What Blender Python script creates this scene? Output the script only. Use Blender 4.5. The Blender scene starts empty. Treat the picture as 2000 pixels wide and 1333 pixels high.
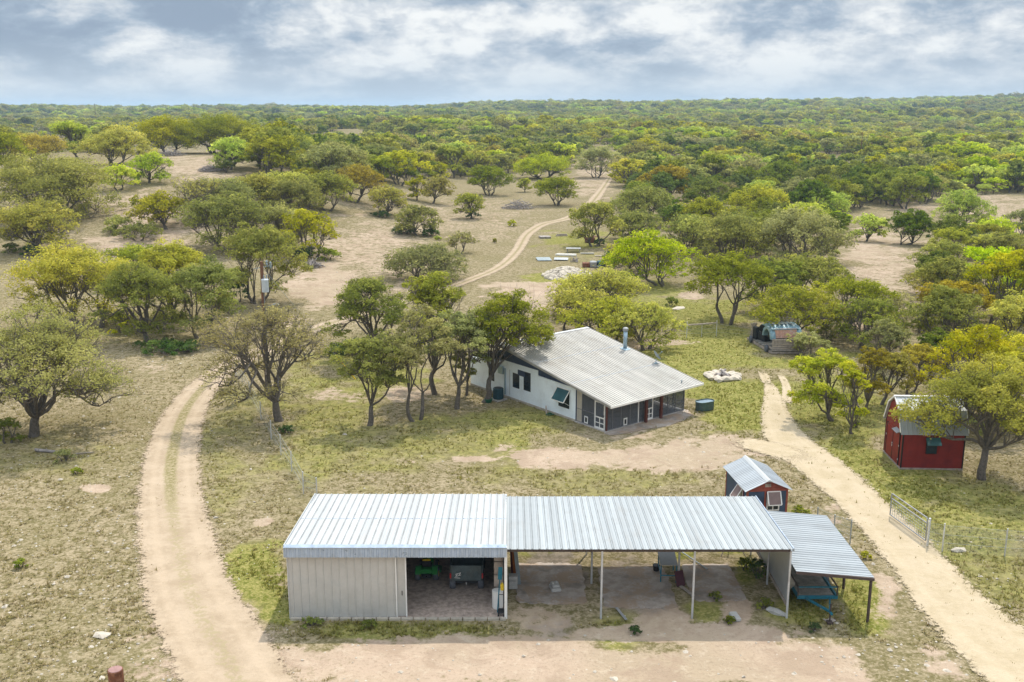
import bpy, math, random
import numpy as np
from mathutils import Vector, Matrix

# ------------------------------------------------------------------ camera, world, sun, exposure
S = bpy.context.scene
COL = S.collection
R_ = math.radians
CAM_H = 21.0; FPX = 1950.0; PCX = 1000.0; PCY = 666.5; PITCH = math.atan((666.5-212.0)/FPX)
cd = bpy.data.cameras.new("camera"); cam = bpy.data.objects.new("camera", cd); COL.objects.link(cam)
cam.location = (0, 0, CAM_H); cam.rotation_euler = (R_(90)-PITCH, 0, 0)
cd.sensor_width = 36.0; cd.lens = 36.0*FPX/2000.0; cd.clip_start = 0.5; cd.clip_end = 30000
S.camera = cam
SUN_AZ = math.atan2(0.39, 0.92); SUN_EL = R_(60)
sd = bpy.data.lights.new("sun", 'SUN'); sd.energy = 3.7; sd.angle = R_(1.0); sd.color = (1.0, 0.94, 0.84)
sun = bpy.data.objects.new("sun", sd); COL.objects.link(sun)
tosun = Vector((math.sin(SUN_AZ)*math.cos(SUN_EL), math.cos(SUN_AZ)*math.cos(SUN_EL), math.sin(SUN_EL)))
sun.rotation_euler = tosun.to_track_quat('Z', 'Y').to_euler(); sun.location = (0, 0, 60)
S.view_settings.view_transform = 'Standard'; S.view_settings.look = 'None'
S.view_settings.exposure = 0.46; S.view_settings.gamma = 1.0
try: S.view_settings.use_curve_mapping = False
except Exception: pass
S.render.engine = 'CYCLES'
S.cycles.max_bounces = 6; S.cycles.transparent_max_bounces = 12; S.cycles.diffuse_bounces = 4
S.cycles.glossy_bounces = 2; S.cycles.transmission_bounces = 4; S.cycles.volume_bounces = 0

class NT:
    """small helper to write node trees"""
    def __init__(s, nt): s.nt = nt; nt.nodes.clear()
    def n(s, t, **kw):
        x = s.nt.nodes.new(t); ins = kw.pop('ins', {})
        for k, v in kw.items(): setattr(x, k, v)
        for k, v in ins.items(): s.put(x, k, v)
        return x
    def put(s, x, k, v):
        sock = x.inputs[k]
        if hasattr(v, 'is_output'): s.nt.links.new(v, sock)
        elif hasattr(v, 'outputs'): s.nt.links.new(v.outputs[0], sock)
        else:
            if sock.type == 'RGBA' and hasattr(v, '__len__') and len(v) == 3: v = (*v, 1)
            sock.default_value = v
    def math(s, op, a, b=0.0, clamp=False):
        return s.n('ShaderNodeMath', operation=op, use_clamp=clamp, ins={0: a, 1: b}).outputs[0]
    def mix(s, f, a, b, mode='MIX'):
        x = s.n('ShaderNodeMix', data_type='RGBA', blend_type=mode, clamp_factor=True)
        s.put(x, 0, f); s.put(x, 6, a); s.put(x, 7, b); return x.outputs[2]
    def noise(s, vec, scale, detail=4, rough=.55, dist=0.0):
        return s.n('ShaderNodeTexNoise', ins={'Vector': vec, 'Scale': scale, 'Detail': detail, 'Roughness': rough, 'Distortion': dist}).outputs[0]
    def ss(s, v, a, b, lo=0., hi=1.):
        x = s.n('ShaderNodeMapRange', interpolation_type='SMOOTHSTEP', clamp=True)
        for i, q in enumerate((v, a, b, lo, hi)): s.put(x, i, q)
        return x.outputs[0]
    def attr(s, name): return s.n('ShaderNodeAttribute', attribute_name=name).outputs[2]

w = bpy.data.worlds.new("World"); S.world = w; w.use_nodes = True
T_ = NT(w.node_tree)
sky = T_.n('ShaderNodeTexSky', sky_type='NISHITA', sun_disc=False, sun_elevation=SUN_EL, sun_rotation=SUN_AZ, altitude=500, dust_density=2.0)
bg1 = T_.n('ShaderNodeBackground', ins={0: sky.outputs[0], 1: 0.10})
tc = T_.n('ShaderNodeTexCoord')
sep = T_.n('ShaderNodeSeparateXYZ', ins={0: tc.outputs['Generated']})
zz = T_.math('ADD', T_.math('MAXIMUM', sep.outputs[2], 0.0), 0.22)
cx_ = T_.math('DIVIDE', sep.outputs[0], zz); cy_ = T_.math('DIVIDE', sep.outputs[1], zz)
pv = T_.n('ShaderNodeCombineXYZ', ins={0: T_.math('MULTIPLY', sep.outputs[0], 6.0), 1: T_.math('MULTIPLY', sep.outputs[1], 3.0), 2: T_.math('MULTIPLY', T_.math('POWER', T_.math('MAXIMUM', sep.outputs[2], 0.0), .85), 10.5)}).outputs[0]
n1 = T_.noise(pv, 1.6, 12, .56, .12)      # cloud heaps
n2 = T_.noise(pv, .62, 4, .5)            # broad grey undersides
n3 = T_.noise(pv, 4.2, 10, .66, .25)        # ragged edges
body = T_.math('ADD', T_.math('MULTIPLY', n1, .60), T_.math('ADD', T_.math('MULTIPLY', n2, .34), T_.math('MULTIPLY', n3, .24)))
lum = T_.ss(body, 0.475, 0.685)
cr = T_.n('ShaderNodeValToRGB'); e = cr.color_ramp.elements
e[0].position = 0.0; e[0].color = (.195, .245, .315, 1); e[1].position = 1.0; e[1].color = (.60, .61, .605, 1)
for p_, c_ in ((.30, (.255, .310, .378, 1)), (.56, (.36, .40, .445, 1)), (.78, (.46, .485, .51, 1))):
    k = e.new(p_); k.color = c_
T_.put(cr, 0, lum)
lowf = T_.ss(sep.outputs[2], 0.0, 0.075, 1., 0.)
lowcol = T_.mix(T_.ss(n2, .38, .62), (.365, .41, .45), (.44, .47, .50))
ccol = T_.mix(T_.math('MULTIPLY', lowf, .7), cr.outputs[0], lowcol)
bg2 = T_.n('ShaderNodeBackground', ins={0: ccol, 1: T_.ss(sep.outputs[2], .20, .70, 1.16, 2.7)})   # unseen cloud overhead brightened to add ambient fill
mx = T_.n('ShaderNodeMixShader', ins={0: T_.ss(body, .30, .44, .95, 1.), 1: bg1.outputs[0], 2: bg2.outputs[0]})
T_.n('ShaderNodeOutputWorld', ins={0: mx.outputs[0]})
w.cycles.sampling_method = 'MANUAL'; w.cycles.sample_map_resolution = 512

# ------------------------------------------------------------------ place helpers
def sst(x, a, b):
    t = np.clip((x-a)/(b-a), 0, 1); return t*t*(3-2*t)
def terrain(X, Y):
    X = np.asarray(X, float); Y = np.asarray(Y, float)
    Ys = np.maximum(Y, 1.)
    h = 8.5*sst(Y, 115, 225)*sst(-X, 8, 62)*(1-0.75*sst(Y, 270, 430))
    h = h + 1.6*sst(Y, 220, 420)*(np.sin(X/61.+.6)*np.cos(Y/88.)+np.sin(X/37.+Y/53.)*.5)
    h = h + sst(Y, 330, 620)*(3.6*np.sin(Y/92.+X/230.+.8)+2.2*np.sin(Y/47.-X/120.)+2.0*np.sin(X/88.+Y/300.))*(1-.4*sst(Y, 900, 1800))
    q = X/Ys
    h = h + (9+12*sst(q, -.13, 0.02)+4*sst(q, .12, .26)+12*sst(q, .28, .55))*sst(Y, 800, 2200)*(1+.05*np.sin(X/170.)+.04*np.sin(X/71.+1))
    h = h - 1.6*sst(Y, 130, 210)*sst(X, 25, 70)*(1-sst(Y, 300, 420))
    return h
def Z(x, y): return float(terrain(x, y))
cT, sT = math.cos(PITCH), math.sin(PITCH)
def ray(px, py):
    a = (px-PCX)/FPX; b = (py-PCY)/FPX
    return Vector((a, cT-b*sT, -sT-b*cT))
def P(px, py, z=None):
    """the point of the place seen at a pixel of the photograph (2000 wide), on the ground or at height z"""
    d = ray(px, py)
    if z is not None:
        t = (z-CAM_H)/d.z; return Vector((d.x*t, d.y*t, z))
    t = 20.0
    while t < 9000:
        p = d*t
        if CAM_H+p.z <= Z(p.x, p.y):
            lo, hi = t*0.985, t
            for _ in range(24):
                m = (lo+hi)/2; p = d*m
                if CAM_H+p.z <= Z(p.x, p.y): hi = m
                else: lo = m
            p = d*hi; return Vector((p.x, p.y, Z(p.x, p.y)))
        t *= 1.01
    p = d*3000; return Vector((p.x, p.y, Z(p.x, p.y)))
def Qn(X, Y, Zh):
    zr = Zh-CAM_H; f = Y*cT-zr*sT; u = Y*sT+zr*cT
    f = np.where(f < 1, 1, f)
    return PCX+FPX*X/f, PCY-FPX*u/f
def height_px(b, ytop):
    lo, hi = 0., 40.
    for _ in range(40):
        m = (lo+hi)/2
        if Qn(b.x, b.y, b.z+m)[1] > ytop: lo = m
        else: hi = m
    return lo
def ppm(b): return FPX/(b.y*cT-(b.z-CAM_H)*sT)      # pixels per metre at a point

# ------------------------------------------------------------------ object helpers
def tag(o, label=None, cat=None, group=None, kind=None):
    if label: o['label'] = label
    if cat: o['category'] = cat
    if group: o['group'] = group
    if kind: o['kind'] = kind
    return o
def thing(name, label, cat, loc=(0, 0, 0), rz=0.0, group=None):
    o = bpy.data.objects.new(name, None); COL.objects.link(o); o.empty_display_size = .3
    o.location = loc; o.rotation_euler = (0, 0, rz); return tag(o, label, cat, group)
def copy_tree(o, parent=None):
    c = o.copy(); COL.objects.link(c)
    if parent is not None: c.parent = parent
    for ch in list(o.children): copy_tree(ch, c)
    return c
def mesh_obj(name, V, F, mat, parent=None, smooth=False, attrs=None):
    me = bpy.data.meshes.new(name)
    V = np.asarray(V, np.float32); me.vertices.add(len(V)); me.vertices.foreach_set('co', V.ravel())
    if isinstance(F, np.ndarray):
        k = F.shape[1]; n = len(F)
        me.loops.add(n*k); me.loops.foreach_set('vertex_index', F.astype(np.int32).ravel())
        me.polygons.add(n); me.polygons.foreach_set('loop_start', np.arange(0, n*k, k, dtype=np.int32))
        me.polygons.foreach_set('loop_total', np.full(n, k, np.int32))
    else:
        n = len(F); me.loops.add(sum(len(f) for f in F))
        me.loops.foreach_set('vertex_index', np.array([i for f in F for i in f], np.int32))
        me.polygons.add(n); tot = np.array([len(f) for f in F], np.int32)
        me.polygons.foreach_set('loop_start', np.concatenate(([0], np.cumsum(tot)[:-1])).astype(np.int32))
        me.polygons.foreach_set('loop_total', tot)
    me.polygons.foreach_set('use_smooth', np.full(n, bool(smooth)))
    if attrs:
        for a, v in attrs.items():
            at = me.attributes.new(a, 'FLOAT', 'POINT'); at.data.foreach_set('value', np.asarray(v, np.float32))
    me.update(calc_edges=True); me.validate()
    me.materials.append(mat)
    o = bpy.data.objects.new(name, me); COL.objects.link(o)
    if parent is not None: o.parent = parent
    return o
class MB:
    """collects boxes, bars and tubes and links them as ONE mesh"""
    def __init__(s): s.v = []; s.f = []
    def add(s, vs, fs):
        k = len(s.v); s.v += [tuple(v) for v in vs]; s.f += [tuple(i+k for i in f) for f in fs]; return s
    def hexa(s, p):      # 8 points, bottom 4 ccw then top 4
        return s.add(p, [(3, 2, 1, 0), (4, 5, 6, 7), (0, 1, 5, 4), (1, 2, 6, 5), (2, 3, 7, 6), (3, 0, 4, 7)])
    def box(s, x0, x1, y0, y1, z0, z1):
        return s.hexa([(x0, y0, z0), (x1, y0, z0), (x1, y1, z0), (x0, y1, z0), (x0, y0, z1), (x1, y0, z1), (x1, y1, z1), (x0, y1, z1)])
    def bbox(s, x0, x1, y0, y1, z0, z1, b=.02):    # box with chamfered edges
        k = [(x0, x1, y0, y1, z0, z1)]; vs = []; 
        def ring(a0, a1, c0, c1, z):
            return [(a0+b, c0, z), (a1-b, c0, z), (a1, c0+b, z), (a1, c1-b, z), (a1-b, c1, z), (a0+b, c1, z), (a0, c1-b, z), (a0, c0+b, z)]
        rs = [ring(x0+b, x1-b, y0+b, y1-b, z0), ring(x0, x1, y0, y1, z0+b), ring(x0, x1, y0, y1, z1-b), ring(x0+b, x1-b, y0+b, y1-b, z1)]
        for r in rs: vs += r
        fs = [tuple(range(7, -1, -1)), tuple(range(24, 32))]
        for j in range(3):
            for i in range(8): fs.append((j*8+i, j*8+(i+1) % 8, j*8+8+(i+1) % 8, j*8+8+i))
        return s.add(vs, fs)
    def tube(s, p0, p1, r0, r1=None, n=8, cap=True):
        p0 = Vector(p0); p1 = Vector(p1); r1 = r0 if r1 is None else r1
        d = (p1-p0).normalized(); a = d.orthogonal().normalized(); b = d.cross(a)
        vs = []
        for p, r in ((p0, r0), (p1, r1)):
            for i in range(n):
                t = 2*math.pi*i/n; vs.append(p+a*(r*math.cos(t))+b*(r*math.sin(t)))
        fs = [(i, (i+1) % n, n+(i+1) % n, n+i) for i in range(n)]
        if cap: fs += [tuple(range(n-1, -1, -1)), tuple(range(n, 2*n))]
        return s.add(vs, fs)
    def path(s, pts, r, n=6):
        for a, b in zip(pts, pts[1:]): s.tube(a, b, r, n=n)
        return s
    def bar(s, p0, p1, wx, wz, up=(0, 0, 1)):     # rectangular bar between points
        p0 = Vector(p0); p1 = Vector(p1); d = (p1-p0).normalized(); u = Vector(up)
        if abs(d.dot(u)) > .95: u = Vector((0, 1, 0))
        a = d.cross(u).normalized()*wx/2; b = a.cross(d).normalized()*wz/2
        return s.hexa([p0-a-b, p0+a-b, p0+a+b, p0-a+b, p1-a-b, p1+a-b, p1+a+b, p1-a+b])
    def prism(s, poly, y0, y1, axis='y'):        # polygon in (a,z) extruded along an axis
        n = len(poly); m = (lambda a, z, t: (a, t, z)) if axis == 'y' else ((lambda a, z, t: (t, a, z)) if axis == 'x' else (lambda a, z, t: (a, z, t)))
        vs = [m(a, z, y0) for a, z in poly]+[m(a, z, y1) for a, z in poly]
        fs = [tuple(range(n-1, -1, -1)), tuple(range(n, 2*n))]+[(i, (i+1) % n, n+(i+1) % n, n+i) for i in range(n)]
        return s.add(vs, fs)
    def lathe(s, c, prof, n=16):                 # profile (r,z) round a vertical axis
        k = len(prof); vs = []
        for r, z in prof:
            for i in range(n):
                t = 2*math.pi*i/n; vs.append((c[0]+r*math.cos(t), c[1]+r*math.sin(t), c[2]+z))
        fs = [(j*n+i, j*n+(i+1) % n, j*n+n+(i+1) % n, j*n+n+i) for j in range(k-1) for i in range(n)]
        fs += [tuple(range(n-1, -1, -1)), tuple(range((k-1)*n, k*n))]
        return s.add(vs, fs)
    def wheel(s, c, r, wd, ax=(1, 0, 0), n=18):  # tyre with rounded shoulder
        c = Vector(c); ax = Vector(ax).normalized(); a = ax.orthogonal().normalized(); b = ax.cross(a)
        prof = [(.45*r, -.42*wd), (.86*r, -.5*wd), (r, -.32*wd), (r, .32*wd), (.86*r, .5*wd), (.45*r, .42*wd)]
        vs = []
        for rr, x in prof:
            for i in range(n):
                t = 2*math.pi*i/n; vs.append(c+ax*x+a*(rr*math.cos(t))+b*(rr*math.sin(t)))
        k = len(prof)
        fs = [(j*n+i, j*n+(i+1) % n, j*n+n+(i+1) % n, j*n+n+i) for j in range(k-1) for i in range(n)]
        fs += [tuple(range(n-1, -1, -1)), tuple(range((k-1)*n, k*n))]
        return s.add(vs, fs)
    def build(s, name, mat, parent=None, smooth=False): return mesh_obj(name, s.v, s.f, mat, parent, smooth)
def ribbed(o0, du, dl, W, L, pitch=.305, h=.032, wd=.075, th=.012, mb=None, minor=True, clip=None):
    """metal panel: ribs run along dl, repeat along du"""
    o0 = Vector(o0); du = Vector(du).normalized(); dl = Vector(dl).normalized(); nn = du.cross(dl).normalized()
    pr = [(0, 0)]; s = pitch*.5
    while s+wd < W:
        if minor and s-pitch*.5 > 0.01:
            pr += [(s-pitch*.5-.012, 0), (s-pitch*.5, h*.25), (s-pitch*.5+.012, 0)]
        pr += [(s-wd*.5, 0), (s-wd*.22, h), (s+wd*.22, h), (s+wd*.5, 0)]; s += pitch
    pr += [(W, 0)]
    pr = sorted(pr, key=lambda t: t[0])
    mb = mb or MB(); k = len(pr)
    vs = [o0+du*a+nn*b for a, b in pr]+[o0+du*a+nn*b+dl*L for a, b in pr]
    vs += [o0+du*a-nn*th for a, b in (pr[0], pr[-1])]+[o0+du*a-nn*th+dl*L for a, b in (pr[0], pr[-1])]
    fs = [(i, i+1, k+i+1, k+i) for i in range(k-1)]
    b0 = 2*k
    fs += [(b0, b0+2, b0+3, b0+1), tuple([b0, b0+1]+list(range(k-1, -1, -1))), tuple([b0+3, b0+2]+list(range(k, 2*k))), (0, k, b0+2, b0), (k-1, b0+1, b0+3, 2*k-1)]
    mb.add(vs, fs); return mb
rng = np.random.default_rng(7); random.seed(5)
def rock(mb, c, sx, sy, sz, rnd=random):
    """irregular stone: a jittered low icosphere"""
    t = (1+5**.5)/2
    vs = [(-1, t, 0), (1, t, 0), (-1, -t, 0), (1, -t, 0), (0, -1, t), (0, 1, t), (0, -1, -t), (0, 1, -t), (t, 0, -1), (t, 0, 1), (-t, 0, -1), (-t, 0, 1)]
    fs = [(0, 11, 5), (0, 5, 1), (0, 1, 7), (0, 7, 10), (0, 10, 11), (1, 5, 9), (5, 11, 4), (11, 10, 2), (10, 7, 6), (7, 1, 8), (3, 9, 4), (3, 4, 2), (3, 2, 6), (3, 6, 8), (3, 8, 9), (4, 9, 5), (2, 4, 11), (6, 2, 10), (8, 6, 7), (9, 8, 1)]
    a = rnd.uniform(0, 6.28); ca, sa = math.cos(a), math.sin(a); o = []
    for x, y, z in vs:
        k = rnd.uniform(.38, .62); x, y, z = x*k*sx, y*k*sy, z*k*sz
        o.append((c[0]+x*ca-y*sa, c[1]+x*sa+y*ca, c[2]+z))
    mb.add(o, fs)

# ------------------------------------------------------------------ materials
MATS = {}
def new_mat(name):
    m = bpy.data.materials.new(name); m.use_nodes = True; MATS[name] = m
    return m, NT(m.node_tree)
def solid(name, col, rough=.7, metal=0., var=.15, scale=6., dirt=None, dirtamt=0., bump=0., spec=.3):
    """procedural paint / metal / wood: base colour with wear and stains of its own"""
    m, t = new_mat(name)
    c = t.n('ShaderNodeTexCoord').outputs['Object']
    a = t.noise(c, scale, 5, .6); b = t.noise(c, scale*6, 3, .6)
    v = t.math('ADD', t.math('MULTIPLY', a, .7), t.math('MULTIPLY', b, .3))
    lo = tuple(x*(1-var) for x in col); hi = tuple(min(1, x*(1+var)) for x in col)
    cc = t.mix(t.ss(v, .3, .7), lo, hi)
    if dirt: cc = t.mix(t.math('MULTIPLY', t.ss(t.noise(c, scale*.6, 6, .65), .48, .7), dirtamt), cc, dirt)
    bs = t.n('ShaderNodeBsdfPrincipled', ins={'Base Color': cc, 'Roughness': t.ss(a, .2, .8, max(0, rough-.1), min(1, rough+.1)), 'Metallic': metal, 'Specular IOR Level': spec})
    if bump: t.put(bs, 'Normal', t.n('ShaderNodeBump', ins={'Strength': bump, 'Distance': .02, 'Height': b}).outputs[0])
    t.n('ShaderNodeOutputMaterial', ins={0: bs.outputs[0]}); return m
def roof_mat(name, col, dirt, amt, axis=1, rough=.6, metal=.12, pitch=0., phase=0., line=.10):
    m, t = new_mat(name); c = t.n('ShaderNodeTexCoord').outputs['Object']
    mp = t.n('ShaderNodeMapping', ins={'Vector': c, 'Scale': (6., .35, 1.) if axis == 1 else (.35, 6., 1.)}).outputs[0]
    st = t.noise(mp, 1., 5, .65); a = t.noise(c, .7, 5, .6); sh = t.noise(t.n('ShaderNodeMapping', ins={'Vector': c, 'Scale': (1.1, .02, .02) if axis == 1 else (.02, 1.1, .02)}).outputs[0], 1., 1)
    cc = t.mix(t.ss(sh, .40, .60), tuple(x*.90 for x in col), tuple(x*1.06 for x in col))
    cc = t.mix(t.math('MULTIPLY', t.ss(st, .50, .70), amt), cc, dirt); cc = t.mix(t.math('MULTIPLY', t.ss(a, .52, .70), amt*.7), cc, dirt)
    if pitch:       # rib shade and grime painted as a dark line along every rib
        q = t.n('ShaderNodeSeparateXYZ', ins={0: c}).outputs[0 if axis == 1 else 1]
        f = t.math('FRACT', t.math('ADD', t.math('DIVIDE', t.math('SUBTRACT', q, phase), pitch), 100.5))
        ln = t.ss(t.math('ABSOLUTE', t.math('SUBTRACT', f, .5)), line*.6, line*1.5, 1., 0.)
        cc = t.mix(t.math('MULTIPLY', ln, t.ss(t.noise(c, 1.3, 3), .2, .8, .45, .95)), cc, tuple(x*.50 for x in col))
    bs = t.n('ShaderNodeBsdfPrincipled', ins={'Base Color': cc, 'Roughness': t.ss(a, .3, .7, rough-.1, rough+.12), 'Metallic': metal, 'Specular IOR Level': .35})
    t.n('ShaderNodeOutputMaterial', ins={0: bs.outputs[0]})
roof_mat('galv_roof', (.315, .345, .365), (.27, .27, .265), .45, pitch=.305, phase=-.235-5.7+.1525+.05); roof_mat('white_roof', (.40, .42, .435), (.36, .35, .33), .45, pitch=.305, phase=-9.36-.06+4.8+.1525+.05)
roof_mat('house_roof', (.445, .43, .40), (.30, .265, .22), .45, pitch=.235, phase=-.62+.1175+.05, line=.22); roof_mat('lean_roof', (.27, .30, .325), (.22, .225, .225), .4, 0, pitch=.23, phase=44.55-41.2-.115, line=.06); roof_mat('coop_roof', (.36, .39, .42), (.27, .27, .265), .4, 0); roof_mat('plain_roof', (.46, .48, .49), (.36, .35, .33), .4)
solid('galv_trim', (.40, .47, .57), .35, .6, .12, 3.)
solid('shed_wall', (.49, .48, .455), .5, .15, .07, 1.5, (.40, .42, .42), .4)
solid('galv_wall', (.40, .425, .45), .45, .35, .12, 1.5)
solid('steel_post', (.55, .56, .57), .45, .3, .12, 4., (.2, .14, .1), .3)
solid('brown_steel', (.075, .055, .05), .6, .1, .2, 4.)
solid('rust', (.14, .055, .03), .85, .0, .35, 5., (.32, .16, .09), .6, .3)
solid('rust_lid', (.27, .16, .15), .8, .0, .2, 5., (.13, .06, .045), .5, .3)
solid('white_paint', (.76, .75, .72), .55, 0, .06, 3., (.45, .42, .38), .25)
solid('stucco', (.80, .87, .92), .85, 0, .05, 1.2, (.52, .53, .53), .3, .15)
solid('navy_siding', (.045, .065, .115), .6, 0, .2, 3.)
solid('navy_wall', (.045, .07, .12), .6, 0, .3, 3., (.03, .075, .06), .5)
solid('coop_red', (.26, .065, .045), .7, 0, .25, 4., (.20, .11, .06), .4)
solid('barn_red', (.21, .022, .018), .55, 0, .14, 2., (.11, .012, .018), .45)
solid('black_trim', (.012, .012, .014), .5, 0, .2, 4.)
solid('dark_glass', (.018, .03, .042), .12, 0, .3, 2., spec=.6)
solid('teal_shutter', (.035, .10, .115), .35, .1, .2, 2., spec=.5)
solid('brown_screen', (.19, .135, .125), .7, 0, .12, 5.)
solid('porch_wood', (.105, .032, .022), .6, 0, .25, 6.)
solid('porch_frame', (.17, .17, .18), .6, .1, .15, 5.)
solid('porch_wall', (.42, .38, .32), .85, 0, .1, 2.)
solid('concrete', (.42, .39, .36), .9, 0, .14, 1.3, (.2, .185, .17), .75, .3)
solid('limestone', (.43, .385, .32), .9, 0, .2, 3., (.35, .31, .26), .5, .5)
solid('grey_stone', (.46, .45, .43), .9, 0, .2, 3., (.25, .24, .22), .4, .5)
m, t = new_mat('pad')
g = t.n('ShaderNodeNewGeometry').outputs['Position']
a = t.noise(g, .55, 5, .6); b = t.noise(g, 2.6, 5, .65); c3 = t.noise(g, 9., 3, .7)
col = t.mix(t.ss(b, .35, .65), (.33, .285, .25), (.43, .375, .33)); col = t.mix(t.math('MULTIPLY', t.ss(a, .50, .62), .8), col, (.22, .19, .165))
col = t.mix(t.ss(t.math('ADD', t.math('MULTIPLY', t.noise(g, .8, 4, .6, .5), .7), t.math('MULTIPLY', c3, .3)), .46, .57), col, (.34, .26, .195))
bs = t.n('ShaderNodeBsdfDiffuse', ins={0: col}); t.put(bs, 'Normal', t.n('ShaderNodeBump', ins={'Strength': .3, 'Distance': .03, 'Height': c3}).outputs[0])
t.n('ShaderNodeOutputMaterial', ins={0: bs.outputs[0]})
solid('gravel', (.44, .355, .30), .95, 0, .35, 5., (.19, .15, .14), .5, .6)
solid('rubber', (.10, .11, .13), .8, 0, .3, 8., (.16, .14, .12), .35)
solid('tractor_green', (.025, .24, .05), .35, 0, .15, 3., spec=.5)
solid('yellow', (.72, .50, .03), .45, 0, .1, 4.)
solid('utv_dark', (.085, .115, .122), .5, .1, .3, 3., (.11, .11, .09), .45)
solid('black_plastic', (.02, .022, .025), .6, 0, .3, 5.)
solid('tail_red', (.45, .03, .03), .3, 0, .1, 4., spec=.5)
solid('teal_paint', (.02, .16, .23), .5, .1, .25, 4., (.12, .09, .07), .4)
solid('deck_wood', (.24, .225, .20), .9, 0, .3, 3., (.10, .09, .085), .5, .4)
solid('weathered', (.34, .29, .25), .9, 0, .3, 4., (.16, .13, .11), .5, .4)
solid('orange_wood', (.35, .11, .03), .8, 0, .3, 5., (.14, .05, .03), .5)
solid('red_paint', (.42, .03, .03), .5, 0, .15, 5.)
solid('blue_paint', (.03, .12, .30), .5, 0, .15, 5.)
solid('maroon', (.06, .010, .018), .5, 0, .15, 5.)
solid('old_blue', (.17, .28, .34), .5, .1, .3, 4., (.40, .44, .44), .7)
solid('salmon', (.52, .30, .24), .8, 0, .25, 6., (.6, .58, .55), .6)
solid('ac_unit', (.035, .085, .105), .5, .3, .2, 6.)
solid('tank_side', (.07, .115, .12), .45, .4, .2, 5., (.12, .11, .09), .4)
solid('tank_top', (.20, .27, .33), .35, .4, .15, 4.)
solid('pole_wood', (.17, .085, .05), .9, 0, .3, 5., (.08, .045, .035), .5, .4)
solid('transformer', (.52, .56, .59), .4, .2, .1, 4.)
solid('bark', (.13, .112, .095), .95, 0, .4, 7., (.16, .15, .135), .5, .6)
solid('dead_wood', (.30, .27, .255), .95, 0, .35, 5., (.15, .13, .13), .5, .5)
solid('flue', (.30, .40, .46), .4, .5, .15, 5.)
solid('pale_sheet', (.28, .29, .30), .5, .2, .12, 2., (.4, .36, .33), .4)
solid('grey_sheet', (.27, .32, .34), .5, .3, .15, 2., (.2, .17, .14), .3)
solid('mat', (.075, .06, .058), .95, 0, .2, 5.)
solid('wire', (.33, .36, .37), .5, .5, .1, 5.)
solid('green_plastic', (.02, .10, .055), .5, 0, .15, 5.)
# insect screen: a real woven sheet one sees through
m, t = new_mat('screen')
tr = t.n('ShaderNodeBsdfTransparent', ins={0: (.86, .88, .9)}); df = t.n('ShaderNodeBsdfDiffuse', ins={0: (.19, .20, .22)})
t.n('ShaderNodeOutputMaterial', ins={0: t.n('ShaderNodeMixShader', ins={0: .33, 1: tr.outputs[0], 2: df.outputs[0]}).outputs[0]})
m, t = new_mat('chain_link')
c = t.n('ShaderNodeTexCoord').outputs['Object']
tr = t.n('ShaderNodeBsdfTransparent'); df = t.n('ShaderNodeBsdfPrincipled', ins={'Base Color': (.38, .42, .42), 'Metallic': .4, 'Roughness': .5})
t.n('ShaderNodeOutputMaterial', ins={0: t.n('ShaderNodeMixShader', ins={0: t.ss(t.noise(c, 9., 2), .3, .7, .06, .16), 1: tr.outputs[0], 2: df.outputs[0]}).outputs[0]})

def leaf_mat(name, c0, c1, c2, trans=.38):
    """leaves: every clump and leaf has its own tone, every tree its own shift"""
    m, t = new_mat(name)
    ti = t.attr('tint'); oi = t.n('ShaderNodeObjectInfo').outputs['Random']
    col = t.mix(t.ss(ti, .05, .6), c0, c1); col = t.mix(t.ss(ti, .55, 1.0), col, c2)
    hs = t.n('ShaderNodeHueSaturation', ins={'Hue': t.ss(oi, 0, 1, .490, .510), 'Saturation': t.ss(t.math('FRACT', t.math('MULTIPLY', oi, 7.3)), 0, 1, .86, 1.08),
             'Value': t.ss(t.math('FRACT', t.math('MULTIPLY', oi, 13.7)), 0, 1, .85, 1.18), 'Color': col}).outputs[0]
    d = t.n('ShaderNodeBsdfDiffuse', ins={0: hs}); tl = t.n('ShaderNodeBsdfTranslucent', ins={0: t.mix(.5, hs, t.mix(1., hs, (1.25, 1.2, .7), 'MULTIPLY'))})
    t.n('ShaderNodeOutputMaterial', ins={0: t.n('ShaderNodeMixShader', ins={0: trans, 1: d.outputs[0], 2: tl.outputs[0]}).outputs[0]}); return m
leaf_mat('leaf_yellow', (0.241, 0.266, 0.026), (0.420, 0.424, 0.040), (0.627, 0.588, 0.075), .57)
leaf_mat('leaf_olive', (0.179, 0.209, 0.034), (0.308, 0.333, 0.052), (0.459, 0.452, 0.085), .57)
leaf_mat('leaf_green', (0.140, 0.175, 0.028), (0.246, 0.288, 0.042), (0.375, 0.401, 0.066), .54)
leaf_mat('leaf_grey', (0.196, 0.215, 0.070), (0.319, 0.333, 0.105), (0.459, 0.452, 0.155), .57)
leaf_mat('leaf_brown', (0.218, 0.198, 0.070), (0.330, 0.305, 0.105), (0.470, 0.424, 0.150), .57)
leaf_mat('leaf_orange', (0.252, 0.220, 0.034), (0.375, 0.322, 0.048), (0.526, 0.463, 0.080), .57)
leaf_mat('leaf_lime', (0.263, 0.350, 0.026), (0.459, 0.542, 0.045), (0.694, 0.720, 0.100), .58)
leaf_mat('leaf_cedar', (0.084, 0.130, 0.024), (0.162, 0.215, 0.036), (0.258, 0.299, 0.050), .46)
leaf_mat('leaf_dark', (0.045, 0.096, 0.030), (0.090, 0.153, 0.045), (0.157, 0.215, 0.060), .46)

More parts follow.
